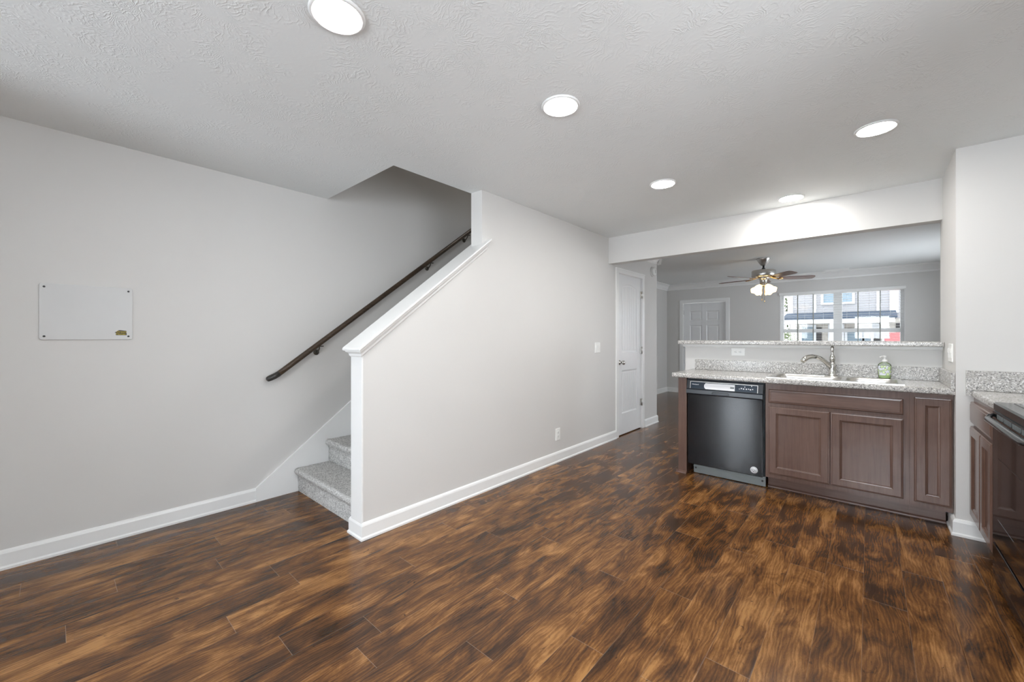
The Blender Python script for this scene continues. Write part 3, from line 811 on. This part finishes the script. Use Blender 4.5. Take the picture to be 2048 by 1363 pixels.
polyring(b, [(0, 0), (0.150, 0), (0.135, 0.024), (0.015, 0.024)], [(0, 0.0005), (0.001, 0.0025), (0.004, 0.0025), (0.006, 0.0006)], ((xc-0.075, YD-0.0192, 0.748), (1, 0, 0), (0, 0.02, 1), (0, -1, 0)))
obj('handle_pocket', b, BLACKS, cp)
b = NB(); box(b, DX0+0.035, DX1-0.005, YD+0.085, YD+0.10, 0.004, 0.098, 0.003)
box(b, DX0+0.035, DX1-0.005, YD+0.078, YD+0.088, 0.060, 0.066); kp = obj('kick_plate', b, GREYK, t)
for xx in (DX0+0.055, DX1-0.028):
    b = NB(); lathe(b, [(0.008, -0.004), (0.008, 0.0), (0.004, 0.002)], (xx, YD+0.083, 0.05), 'Y', 12); obj('screw', b, DARK, kp)

# sink base cabinet
SX0, SX1 = -0.636, 0.205
t = thing('sink_cabinet', 'wide brown base cabinet with false drawer front and two doors under the sink', 'cabinet', ((SX0+SX1)/2, 4.1, 0))
b = NB(); box(b, SX0, SX1, YFR, YFR+0.02, 0.11, 0.88); box(b, SX0, SX0+0.018, YFR+0.02, YH0-0.002, 0.11, 0.88); box(b, SX1-0.018, SX1, YFR+0.02, YH0-0.002, 0.11, 0.88)
box(b, SX0, SX1, YFR+0.02, YH0-0.002, 0.11, 0.125); obj('carcass', b, CAB, t)
b = NB(); polyring(b, rect(0.787, 0.110), [(0, -0.020), (0, -0.009), (0.004, -0.004), (0.010, -0.003), (0.015, -0.0025), (0.017, 0)], ((-0.613, YD, 0.718), (1, 0, 0), (0, 0, 1), (0, -1, 0))); obj('drawer_front', b, CABH, t)
for x0, x1 in ((-0.613, -0.222), (-0.216, 0.174)):
    b = NB(); cab_door(b, x0, x1, 0.146, 0.690); obj('door', b, CAB, t)
b = NB(); box(b, SX0, SX1, 3.968, 3.980, 0, 0.11); prism(b, [(3.968, 0), (3.954, 0), (3.955, 0.010), (3.968, 0.018)], 'X', SX0, SX1); obj('toe_kick', b, CABH, t)
# narrow cabinet
NX0, NX1 = 0.2055, XP-0.002
t = thing('narrow_cabinet', 'slim brown base cabinet with one tall thin door next to the white wall corner', 'cabinet', ((NX0+NX1)/2, 4.1, 0))
b = NB(); box(b, NX0, NX1, YFR, YH0-0.002, 0.11, 0.88); obj('carcass', b, CAB, t)
b = NB(); cab_door(b, 0.227, 0.400, 0.146, 0.848); obj('door', b, CAB, t)
b = NB(); box(b, NX0, NX1-0.022, 3.968, 3.980, 0, 0.11); prism(b, [(3.968, 0), (3.954, 0), (3.955, 0.010), (3.968, 0.018)], 'X', NX0, NX1-0.022); obj('toe_kick', b, CABH, t)

# countertop with sink cut-out
CX0, CX1, CY0, CY1 = -1.372, XP-0.001, 3.79, YH0-0.001
KX0_, KX1_, KY0_, KY1_ = -0.632, 0.182, 3.845, 4.345   # sink outline
t = thing('countertop', 'speckled grey peninsula countertop holding the steel sink', 'countertop', (-0.5, 4.1, 0.88))
b = NB()
def bull(y): # front edge profile (y,z)
    return [(y+0.008, 0.88), (y+0.002, 0.884), (y, 0.892), (y, 0.908), (y+0.003, 0.916), (y+0.011, 0.920)]
prism(b, bull(CY0)+[(KY0_+0.02, 0.92), (KY0_+0.02, 0.88)], 'X', CX0, CX1)
box(b, CX0, KX0_+0.02, KY0_+0.02, CY1, 0.88, 0.92); box(b, KX1_-0.02, CX1, KY0_+0.02, CY1, 0.88, 0.92); box(b, KX0_+0.02, KX1_-0.02, KY1_-0.02, CY1, 0.88, 0.92)
obj('slab', b, GRAN, t)
b = NB(); box(b, -1.350, CX1, YH0-0.020, YH0-0.0005, 0.92, 1.022, 0.003); obj('backsplash', b, GRAN, t)
b = NB(); box(b, CX1-0.018, CX1, CY0+0.002, YH0-0.021, 0.92, 1.022, 0.003); obj('side_splash', b, GRAN, t)
# raised bar top
t = thing('bar_top', 'long speckled grey raised bar top on the low peninsula wall', 'countertop', (-0.5, 4.45, 1.18))
b = NB(); box(b, -1.485, XP-0.001, 4.262, 4.64, 1.180, 1.216, 0.008, 3); obj('slab', b, GRAN, t)
b = NB(); prism(b, [(YH0, 1.180), (YH0-0.022, 1.180), (YH0-0.020, 1.160), (YH0-0.010, 1.150), (YH0, 1.148)], 'X', -1.47, XP)
prism(b, [(-1.451, 1.180), (-1.473, 1.180), (-1.471, 1.160), (-1.461, 1.150), (-1.451, 1.148)], 'Y', YH0-0.02, YH1); struct('trim_7', b, TRIM)

# sink
t = thing('kitchen_sink', 'double bowl stainless steel sink set in the peninsula countertop', 'sink', (-0.23, 4.1, 0.92))
b = NB()
xd = -0.15
bowls = [(KX0_+0.03, xd-0.015, KY0_+0.035, KY1_-0.075), (xd+0.015, KX1_-0.03, KY0_+0.035, KY1_-0.075)]
xs = [KX0_, bowls[0][0], bowls[0][1], bowls[1][0], bowls[1][1], KX1_]; ys = [KY0_, bowls[0][2], bowls[0][3], KY1_]
# deck plate built from strips around the bowls
zt = 0.9255
for i in (0, 2, 4): box(b, xs[i], xs[i+1], ys[0], ys[3], 0.9203, zt)
for i in (1, 3): box(b, xs[i], xs[i+1], ys[0], ys[1], 0.9203, zt); box(b, xs[i], xs[i+1], ys[2], ys[3], 0.9203, zt)
obj('rim', b, STEEL, t)
for x0, x1, y0, y1 in bowls:
    b = NB()
    pl = [(x-x0, y-y0) for x, y in ((x0, y0), (x1, y0), (x1, y1), (x0, y1))]
    fs = polyring(b, [(p[0], p[1]) for p in rrect(x1-x0, y1-y0, 0.075, 7)], [(-0.012, 0.0), (-0.004, 0.001), (0.0, 0.0), (0.004, -0.02), (0.012, -0.15), (0.03, -0.175), (0.06, -0.18)], ((x0, y0, zt), (1, 0, 0), (0, 1, 0), (0, 0, 1)), back=False)
    for f in b.faces: f.smooth = len(f.verts) == 4
    bw = obj('bowl', b, STEEL, t)
    b = NB(); lathe(b, [(0.001, 0), (0.04, 0), (0.043, 0.003), (0.045, 0.001)], ((x0+x1)/2, (y0+y1)/2, zt-0.179), seg=20, cap=False); obj('drain', b, CHROME, bw)
# faucet
fx, fy, fz = -0.232, 4.315, zt+0.0012
t = thing('kitchen_faucet', 'curved nickel pull-out faucet standing at the back of the sink', 'faucet', (fx, fy, fz))
b = NB(); lathe(b, [(0.034, 0), (0.034, 0.006), (0.027, 0.012), (0.024, 0.05), (0.026, 0.075), (0.022, 0.10), (0.018, 0.12)], (fx, fy, fz), seg=24); obj('base', b, CHROME, t)
b = NB()
path = [(0, 0, 0.06), (-0.02, -0.022, 0.085), (-0.045, -0.05, 0.12), (-0.075, -0.085, 0.148), (-0.105, -0.12, 0.160)]
tube(b, [(fx+a, fy+c, fz+d) for a, c, d in path], [0.018, 0.0175, 0.0165, 0.0155, 0.015], 16); sp = obj('spout', b, CHROME, t)
b = NB()
path = [(-0.104, -0.119, 0.1598), (-0.125, -0.145, 0.163), (-0.148, -0.172, 0.157), (-0.168, -0.196, 0.142), (-0.182, -0.213, 0.122)]
tube(b, [(fx+a, fy+c, fz+d) for a, c, d in path], [0.0165, 0.0175, 0.019, 0.020, 0.017], 16); obj('spray_head', b, CHROME, sp)
b = NB()
lathe(b, [(0.016, 0.118), (0.021, 0.135), (0.021, 0.155), (0.013, 0.172), (0.008, 0.182), (0.010, 0.20), (0.0125, 0.22), (0.0105, 0.242), (0.004, 0.25)], (fx, fy, fz), seg=20); obj('lever', b, CHROME, t)
# soap bottle
bx, by = 0.090, 4.318
t = thing('soap_bottle', 'clear pump bottle of green hand soap at the back of the sink', 'bottle', (bx, by, zt))
def oval(b, prof, c, rx, ry, seg=28):
    rings = [[b.verts.new((c[0]+rx*r*math.cos(2*PI*i/seg), c[1]+ry*r*math.sin(2*PI*i/seg), c[2]+h)) for i in range(seg)] for r, h in prof]
    for A, B in zip(rings, rings[1:]):
        for i in range(seg):
            f = b.faces.new((A[i], A[(i+1) % seg], B[(i+1) % seg], B[i])); f.smooth = True
    b.faces.new(rings[0][::-1]); b.faces.new(rings[-1])
SOAP = plain('green_soap', (0.55, 0.68, 0.34), 0.2, var=0.12, scale=25)
CLEARP = m_glass('clear_plastic', (0.93, 0.97, 0.93), 1.4)
b = NB(); oval(b, [(0.80, 0), (0.88, 0.004), (0.90, 0.03), (0.97, 0.065), (1.0, 0.09), (0.95, 0.108), (0.70, 0.120), (0.36, 0.127), (0.32, 0.132)], (bx, by, zt), 0.041, 0.026); obj('bottle_body', b, CLEARP, t)
b = NB(); oval(b, [(0.76, 0.003), (0.84, 0.006), (0.86, 0.03), (0.93, 0.062), (0.945, 0.074)], (bx, by, zt), 0.041, 0.026); obj('soap', b, SOAP, t, label='green soap')
k = NT('fruit_label'); pz = k.obj()
vo = k.n('ShaderNodeTexVoronoi', {'Vector': pz, 'Scale': 55.0})
cc = k.ramp(vo.outputs['Distance'], [(0.25, (0.66, 0.78, 0.42)), (0.40, (0.52, 0.66, 0.30)), (0.52, (0.20, 0.25, 0.22)), (0.60, (0.72, 0.74, 0.80))])
k.set(Base_Color=cc, Roughness=0.3)
b = NB(); seg = 16
lb = [[b.verts.new((bx+0.0408*r*math.cos(a), by+0.0265*r*math.sin(a), zt+h)) for a in [PI*1.12+PI*0.76*i/seg for i in range(seg+1)]] for r, h in ((0.905, 0.025), (0.975, 0.065), (1.01, 0.088), (0.985, 0.10))]
for A, B in zip(lb, lb[1:]):
    for i in range(seg): f = b.faces.new((A[i], A[i+1], B[i+1], B[i])); f.smooth = True
obj('bottle_label', b, k.m, t, label='printed green fruit label')
b = NB(); lathe(b, [(0.017, 0.130), (0.017, 0.146), (0.010, 0.149), (0.006, 0.152), (0.006, 0.165), (0.011, 0.167), (0.011, 0.178), (0.006, 0.181)], (bx, by, zt), seg=18)
tube(b, [(bx, by, zt+0.173), (bx-0.015, by-0.016, zt+0.173), (bx-0.026, by-0.028, zt+0.168)], 0.0055, 10); obj('pump', b, PLASTIC, t)

# ================================================================== RANGE SIDE
XD = 0.466                                   # door fronts of the side run (facing -X)
RY0, RY1 = 2.405, 3.165                      # range
t = thing('corner_cabinet', 'brown base cabinet with drawer and two doors between the stove and the white wall', 'cabinet', (0.8, 3.47, 0))
b = NB(); box(b, XD+0.020, XR-0.002, RY1+0.006, YR-0.001, 0.11, 0.88); obj('carcass', b, CAB, t)
b = NB(); box(b, 0.545, 0.557, RY1+0.006, YR-0.024, 0, 0.11); obj('toe_kick', b, CAB, t)
def side_front(b, ya, yb, z0, z1, rings): polyring(b, rect(yb-ya, z1-z0), rings, ((XD, yb, z0), (0, -1, 0), (0, 0, 1), (-1, 0, 0)))
b = NB(); side_front(b, RY1+0.018, YR-0.012, 0.722, 0.852, [(0, -0.020), (0, -0.009), (0.004, -0.004), (0.010, -0.003), (0.015, -0.0025), (0.017, 0)]); obj('drawer', b, CAB, t)
DR = [(0, -0.020), (0, -0.007), (0.003, -0.0035), (0.008, -0.003), (0.011, 0), (0.052, 0), (0.0545, -0.005), (0.060, -0.0065), (0.066, -0.0105)]
ymid = (RY1+0.018+YR-0.012)/2-0.02
for ya, yb in ((RY1+0.018, ymid-0.003), (ymid+0.003, YR-0.012)):
    b = NB(); side_front(b, ya, yb, 0.146, 0.700, DR); obj('door', b, CAB, t)
t = thing('corner_countertop', 'short speckled grey countertop with backsplash beside the black stove', 'countertop', (0.8, 3.47, 0.88))
b = NB()
prism(b, [(0.482, 0.88), (0.476, 0.884), (0.474, 0.892), (0.474, 0.908), (0.477, 0.916), (0.485, 0.920), (XR-0.001, 0.92), (XR-0.001, 0.88)], 'Y', RY1+0.004, YR-0.001); obj('slab', b, GRAN, t)
b = NB(); box(b, 0.452, XR-0.001, YR-0.020, YR-0.0005, 0.921, 1.043, 0.002); box(b, 0.452, 0.4735, YR-0.020, YR-0.0005, 0.888, 0.921); obj('backsplash', b, GRAN, t)

t = thing('kitchen_range', 'black electric range with glass top and wide door handle', 'stove', (0.8, (RY0+RY1)/2, 0))
b = NB(); box(b, 0.50, XR-0.004, RY0, RY1, 0.03, 0.885); obj('body', b, BLACK, t)
b = NB()
prism(b, [(0.478, 0.878), (0.474, 0.884), (0.474, 0.914), (0.482, 0.921), (0.52, 0.921), (XR-0.08, 0.921), (XR-0.08, 0.878)], 'Y', RY0, RY1)
ct = obj('cooktop', b, BLACK, t)
b = NB(); box(b, 0.535, XR-0.10, RY0+0.03, RY1-0.03, 0.9205, 0.924, 0.001); gt = obj('glass_top', b, BLACKG, ct)
for yy, xx, rr in ((RY0+0.2, 0.68, 0.10), (RY1-0.2, 0.68, 0.085), (RY0+0.2, 0.93, 0.075), (RY1-0.2, 0.93, 0.10)):
    b = NB(); lathe(b, [(rr-0.003, 0), (rr, 0.0004)], (xx, yy, 0.9242), seg=36, cap=False); obj('burner_ring', b, GREYK, ct)
b = NB(); box(b, XR-0.08, XR-0.005, RY0, RY1, 0.88, 1.10, 0.008); bk = obj('backguard', b, BLACK, t)
for yy in (RY0+0.1, RY0+0.2, RY1-0.2, RY1-0.1):
    b = NB(); lathe(b, [(0.022, 0), (0.020, -0.022), (0.010, -0.024)], (XR-0.08, yy, 1.0), 'X', 18); obj('knob', b, BLACKS, bk)
b = NB()
box(b, 0.470, 0.500, RY0+0.004, RY1-0.004, 0.225, 0.878, 0.005)
od = obj('oven_door', b, BLACKG, t)
b = NB(); fr = ((0.4698, RY1-0.12, 0.36), (0, -1, 0), (0, 0, 1), (-1, 0, 0)); polyring(b, rect(RY1-RY0-0.24, 0.30), [(0, -0.001), (0, 0.0004), (0.002, 0.0008)], fr); obj('oven_window', b, BLACKG, od)
b = NB()
hy0, hy1, hz = RY0+0.03, RY1-0.022, 0.846
tube(b, [(0.472, hy1, hz+0.012), (0.458, hy1-0.004, hz+0.008), (0.452, hy1-0.014, hz-0.002), (0.446, hy1-0.05, hz-0.006), (0.445, (hy0+hy1)/2, hz-0.006), (0.446, hy0+0.05, hz-0.006), (0.452, hy0+0.014, hz-0.002), (0.458, hy0+0.004, hz+0.008), (0.472, hy0, hz+0.012)], [0.011, 0.012, 0.014, 0.0155, 0.016, 0.0155, 0.014, 0.012, 0.011], 14, flat=0.72)
obj('handle', b, BLACK, od)
b = NB()
for k_ in range(34):
    yy = RY0+0.10+k_*0.0165
    if k_ % 9 == 8: continue
    vb = NB(); box(vb, 0.4685, 0.4705, yy, yy+0.008, 0.850, 0.870); obj('vent_bar', vb, GREYK, od)
b = NB(); box(b, 0.470, 0.500, RY0+0.004, RY1-0.004, 0.035, 0.212, 0.005); obj('storage_drawer', b, BLACKG, t)
b = NB(); box(b, 0.53, XR-0.05, RY0+0.03, RY1-0.03, 0.0, 0.035); obj('plinth', b, DARK, t)

# ================================================================== CEILING FITTINGS
def downlight(loc, label):
    t = thing('recessed_light', label, 'light', loc, None)
    x, y, z = loc
    b = NB(); lathe(b, [(0.078, 0.001), (0.080, -0.004), (0.086, -0.009), (0.094, -0.008), (0.098, -0.003), (0.098, 0.0)], (x, y, z), seg=48, cap=False); obj('trim_ring', b, TRIM, t)
    b = NB(); lathe(b, [(0.002, -0.014), (0.04, -0.0125), (0.065, -0.009), (0.079, -0.004)], (x, y, z), seg=48, cap=False); obj('lens', b, LENS, t)
    return t
d0 = downlight((-1.471, 0.690, H-0.0005), 'largest round recessed light, nearest the blank wall and cut by the picture edge')
for loc, lab in (((-1.190, 1.723), 'round recessed light in mid ceiling, in front of the full height stair wall'),
                 ((0.029, 3.098), 'round recessed light in the ceiling above the stove side of the kitchen'),
                 ((-1.199, 3.124), 'small round recessed light in front of the closet door end of the header'),
                 ((-0.501, 4.162), 'small round recessed light close against the header above the sink')):
    dup(d0, (loc[0], loc[1], H-0.0005), lab)

t = thing('ceiling_vent', 'white slotted air vent in the living room ceiling above the window', 'vent', (-0.43, 9.14, H))
b = NB(); box(b, -0.62, -0.24, 9.07, 9.21, H-0.006, H+0.001, 0.002); obj('vent_frame', b, TRIM, t)
b = NB()
for k_ in range(7): box(b, -0.60, -0.26, 9.086+k_*0.016, 9.092+k_*0.016, H-0.0075, H-0.004)
obj('louvre', b, PLASTIC, t)

# ceiling fan
FXc, FYc = -1.203, 7.125
t = thing('ceiling_fan', 'five blade ceiling fan with lit glass shades hanging in the living room', 'fan', (FXc, FYc, H))
b = NB(); lathe(b, [(0.092, 0), (0.092, -0.006), (0.080, -0.030), (0.058, -0.068), (0.038, -0.098), (0.024, -0.108)], (FXc, FYc, H), seg=40); obj('canopy', b, NICKEL, t)
b = NB(); lathe(b, [(0.014, -0.10), (0.014, -0.17)], (FXc, FYc, H), seg=16); lathe(b, [(0.022, -0.145), (0.026, -0.158), (0.026, -0.176)], (FXc, FYc, H), seg=20); obj('downrod', b, DARK, t)
b = NB(); lathe(b, [(0.06, -0.172), (0.145, -0.178), (0.158, -0.186), (0.160, -0.262), (0.152, -0.276), (0.09, -0.286)], (FXc, FYc, H), seg=48); obj('motor_housing', b, NICKEL, t)
ZB = H-0.305
for a in (24, 96, 168, 240, 312):
    R = Matrix.Translation((FXc, FYc, ZB)) @ Matrix.Rotation(math.radians(a), 4, 'Z')
    Rp = R @ Matrix.Rotation(math.radians(-12), 4, 'X')
    b = NB()
    pts = [(0.20, -0.052), (0.40, -0.062), (0.60, -0.068), (0.645, -0.058), (0.660, -0.030), (0.660, 0.030), (0.645, 0.058), (0.60, 0.068), (0.40, 0.062), (0.20, 0.052)]
    prism(b, pts, 'Z', -0.003, 0.003)
    bmesh.ops.transform(b, matrix=Rp, verts=b.verts[:]); bl = obj('blade', b, BLADE, t)
    b = NB(); tube(b, [(0.08, 0, 0.022), (0.13, 0, 0.006), (0.19, 0, -0.006), (0.25, 0, -0.007)], [0.014, 0.012, 0.016, 0.026], 10, flat=0.4)
    lathe(b, [(0.012, -0.004), (0.012, -0.010)], (0.225, 0.028, 0), seg=10); lathe(b, [(0.012, -0.004), (0.012, -0.010)], (0.225, -0.028, 0), seg=10)
    bmesh.ops.transform(b, matrix=Rp, verts=b.verts[:]); obj('blade_iron', b, BRASS, bl)
b = NB(); lathe(b, [(0.075, -0.284), (0.082, -0.295), (0.060, -0.31), (0.048, -0.33), (0.048, -0.385), (0.060, -0.395), (0.060, -0.415), (0.02, -0.43)], (FXc, FYc, H), seg=32); lk = obj('light_kit', b, NICKEL, t)
for a in (-75+41.5, 41.5+15, 41.5+105, 41.5+195):
    R = Matrix.Translation((FXc, FYc, H-0.395)) @ Matrix.Rotation(math.radians(a), 4, 'Z') @ Matrix.Rotation(math.radians(42), 4, 'Y')
    b = NB(); tube(b, [(0, 0, 0.0), (0.03, 0, 0.02), (0.058, 0, 0.0), (0.062, 0, -0.02)], 0.008, 8)
    bmesh.ops.transform(b, matrix=Matrix.Translation((FXc, FYc, H-0.395)) @ Matrix.Rotation(math.radians(a), 4, 'Z'), verts=b.verts[:]); obj('lamp_arm', b, BRASS, t)
    M2 = Matrix.Translation((FXc, FYc, H-0.405)) @ Matrix.Rotation(math.radians(a), 4, 'Z') @ Matrix.Translation((0.062, 0, 0)) @ Matrix.Rotation(math.radians(-38), 4, 'Y')
    b = NB(); lathe(b, [(0.022, 0.0), (0.030, -0.012), (0.044, -0.035), (0.052, -0.06), (0.058, -0.085), (0.070, -0.108), (0.082, -0.122), (0.079, -0.122), (0.066, -0.106), (0.053, -0.085), (0.046, -0.06), (0.020, -0.01)], (0, 0, 0), seg=32, cap=False)
    for v in b.verts:   # scalloped lip
        if v.co.z < -0.10: v.co.z += 0.008*math.cos(6*math.atan2(v.co.y, v.co.x))
    bmesh.ops.transform(b, matrix=M2, verts=b.verts[:]); obj('lamp_shade', b, SHADE, t, label='glowing amber glass shade')
for dx, ln in ((-0.014, 0.19), (0.018, 0.215)):
    b = NB(); tube(b, [(FXc+dx, FYc-0.03, H-0.42), (FXc+dx, FYc-0.03, H-0.42-ln)], 0.0022, 6); lathe(b, [(0.002, 0), (0.007, -0.012), (0.006, -0.024), (0.002, -0.03)], (FXc+dx, FYc-0.03, H-0.42-ln), seg=12); obj('pull_chain', b, BRASS, t)

# window blind
t = thing('window_blind', 'white horizontal slat blind open across the living room window', 'blind', ((WX0+WX1)/2, YF, WZ1))
BX0, BX1, BY = WX0+0.010, WX1-0.010, YF+0.018
b = NB(); box(b, WX0-0.012, WX1+0.012, YF-0.024, YF-0.010, WZ1-0.036, WZ1+0.008, 0.003); box(b, BX0, BX1, YF-0.012, YF+0.045, WZ1-0.045, WZ1-0.008); obj('valance', b, SLAT, t)
b = NB(); z = WZ1-0.085
while z > WZ0+0.06:
    box(b, BX0, BX1, BY-0.024, BY+0.024, z-0.0013, z+0.0013); z -= 0.0435
sl = obj('slats', b, SLAT, t)
b = NB(); box(b, BX0, BX1, BY-0.024, BY+0.024, WZ0+0.012, WZ0+0.03, 0.003); obj('bottom_rail', b, SLAT, t)
for xx in (WX0+0.28, WX0+0.52, xm+0.28, xm+0.57):
    b = NB()
    for yy in (BY-0.026, BY+0.026): box(b, xx-0.006, xx+0.006, yy-0.0004, yy+0.0004, WZ0+0.02, WZ1-0.03)
    obj('ladder_tape', b, plain('tape_%d' % (xx*100), (0.33, 0.34, 0.31), 0.8), t)
for xx in (WX0+0.39, WX0+0.67, xm+0.13, xm+0.43, xm+0.70):
    b = NB(); tube(b, [(xx, BY, WZ0+0.02), (xx, BY, WZ1-0.03)], 0.0014, 6); obj('lift_cord', b, SLAT, t)

# ================================================================== OUTSIDE, seen through the window
YO = 24.0
b = NB(); box(b, -30, 30, YF+0.2, 60, -0.35, -0.2); struct('ground', b, plain('pale_concrete', (0.55, 0.54, 0.52), 0.8, scale=0.6))
WHITEO = plain('white_exterior_trim', (0.50, 0.52, 0.54), 0.6)
ROOFO = plain('dark_blue_shingle', (0.024, 0.038, 0.060), 0.8, var=0.2, scale=8)
GLO = plain('blue_grey_glass', (0.13, 0.18, 0.215), 0.15)
SHUT = plain('dark_shutter', (0.018, 0.016, 0.015), 0.6)
BRICK = plain('tan_masonry', (0.34, 0.32, 0.285), 0.8, var=0.2, scale=5)
t = thing('house', 'grey sided townhouse with dark porch roof across the street', 'house', (-1, YO, -0.2))
b = NB(); box(b, -2.95, 3.0, YO, YO+7, -0.2, 6.0); obj('wall', b, SIDING, t)
b = NB(); box(b, -2.95, 3.0, YO-0.02, YO+0.0, -0.2, 2.05); obj('lower_wall', b, BRICK, t)
b = NB(); prism(b, [(-0.4+YO, 6.0), (YO+3.5, 8.4), (YO+7.4, 6.0)], 'X', -3.3, 3.3); obj('roof', b, ROOFO, t)
for x0, x1 in ((-3.02, -2.80), (-1.99, -1.89), (0.24, 0.34), (0.66, 0.95)):
    b = NB(); box(b, x0, x1, YO-0.05, YO+0.01, 2.3, 6.0); obj('corner_board', b, WHITEO, t)
def owin(x0, x1, z0, z1, fw=0.09):
    b = NB(); box(b, x0-fw, x0, YO-0.07, YO, z0-fw, z1+fw); box(b, x1, x1+fw, YO-0.07, YO, z0-fw, z1+fw); box(b, x0, x1, YO-0.07, YO, z0-fw, z0); box(b, x0, x1, YO-0.07, YO, z1, z1+fw)
    fo = obj('window', b, WHITEO, t)
    b = NB(); box(b, x0, x1, YO-0.04, YO-0.01, z0, z1); obj('pane', b, GLO, fo)
owin(-1.62, -0.58, 2.86, 4.2); owin(1.2, 2.2, 2.86, 4.2)
owin(-2.45, -1.98, 0.75, 1.75); owin(-1.35, -0.95, 0.6, 1.75); owin(-0.75, -0.25, 0.5, 1.55); owin(-0.15, 0.05, 0.5, 1.55)
for x0, x1, z1 in ((-1.88, -1.68, 1.70), (0.10, 0.37, 1.95), (0.86, 1.02, 1.85)):
    b = NB(); box(b, x0, x1, YO-0.06, YO-0.02, 0.6, z1)
    obj('shutter', b, SHUT, t)
b = NB(); prism(b, [(YO, 2.42), (YO-1.6, 2.15), (YO-1.6, 2.05), (YO, 2.05)], 'X', -3.05, 0.85); obj('porch_roof', b, ROOFO, t)
b = NB(); box(b, -2.95, 0.78, YO-1.55, YO-1.35, 1.86, 2.06); obj('porch_beam', b, WHITEO, t)
for x0 in (-2.72, 0.40, -1.30):
    b = NB(); box(b, x0, x0+0.17, YO-1.53, YO-1.37, -0.2, 1.87, 0.01); obj('column', b, WHITEO, t)
def bush(name, c, r, h, label):
    b = NB()
    for k_ in range(900):
        th, ph = random.uniform(0, 2*PI), math.acos(random.uniform(-0.6, 1)); rr = random.uniform(0.75, 1.05)
        p = Vector((c[0]+r*rr*math.sin(ph)*math.cos(th), c[1]+r*rr*math.sin(ph)*math.sin(th), c[2]+h*0.5+h*0.5*rr*math.cos(ph)))
        s = random.uniform(0.05, 0.10)*max(0.6, r)
        d1 = Vector((random.gauss(0, 1), random.gauss(0, 1), random.gauss(0, 1))).normalized(); d2 = d1.orthogonal().normalized()
        vs_ = [b.verts.new(p+d1*s), b.verts.new(p+d2*s*0.55), b.verts.new(p-d1*s), b.verts.new(p-d2*s*0.55)]; b.faces.new(vs_)
    t = thing(name, label, 'plant', tuple(c))
    obj('foliage', b, plain(name+'_leaf', (0.10, 0.13, 0.05), 0.7, var=0.5, scale=4), t)
    b = NB(); lathe(b, [(0.05, 0), (0.03, h*0.6)], c, seg=8); obj('stem', b, BRICK, t)
bush('shrub', (-2.55, 20.0, -0.2), 0.42, 1.75, 'green shrub outside the window below the porch roof end')
bush('tree', (-5.2, 27.0, -0.2), 1.9, 5.2, 'leafy tree outside beside the grey townhouse')
# red car
t = thing('car', 'red car parked outside, just showing above the bar top', 'car', (0.85, 16.5, -0.2))
REDP = plain('red_car_paint', (0.36, 0.045, 0.045), 0.25)
b = NB(); prism(b, [(15.0, 0.15), (15.0, 0.50), (15.25, 0.66), (16.0, 0.82), (16.5, 1.38), (17.7, 1.40), (18.3, 0.90), (18.9, 0.84), (19.0, 0.15)], 'X', 0.36, 2.05)
bmesh.ops.translate(b, verts=b.verts[:], vec=(0, -0.2, 0)); obj('car_body', b, REDP, t)
b = NB(); box(b, 0.345, 0.36, 16.35, 17.5, 0.70, 1.05); obj('side_glass', b, GLO, t)
for yy in (15.8, 18.2):
    for xx in (0.34, 1.87):
        b = NB(); lathe(b, [(0.30, 0), (0.32, 0.02), (0.32, 0.18), (0.30, 0.20)], (xx, yy-0.2, 0.12), 'X', 24); obj('wheel', b, DARK, t)
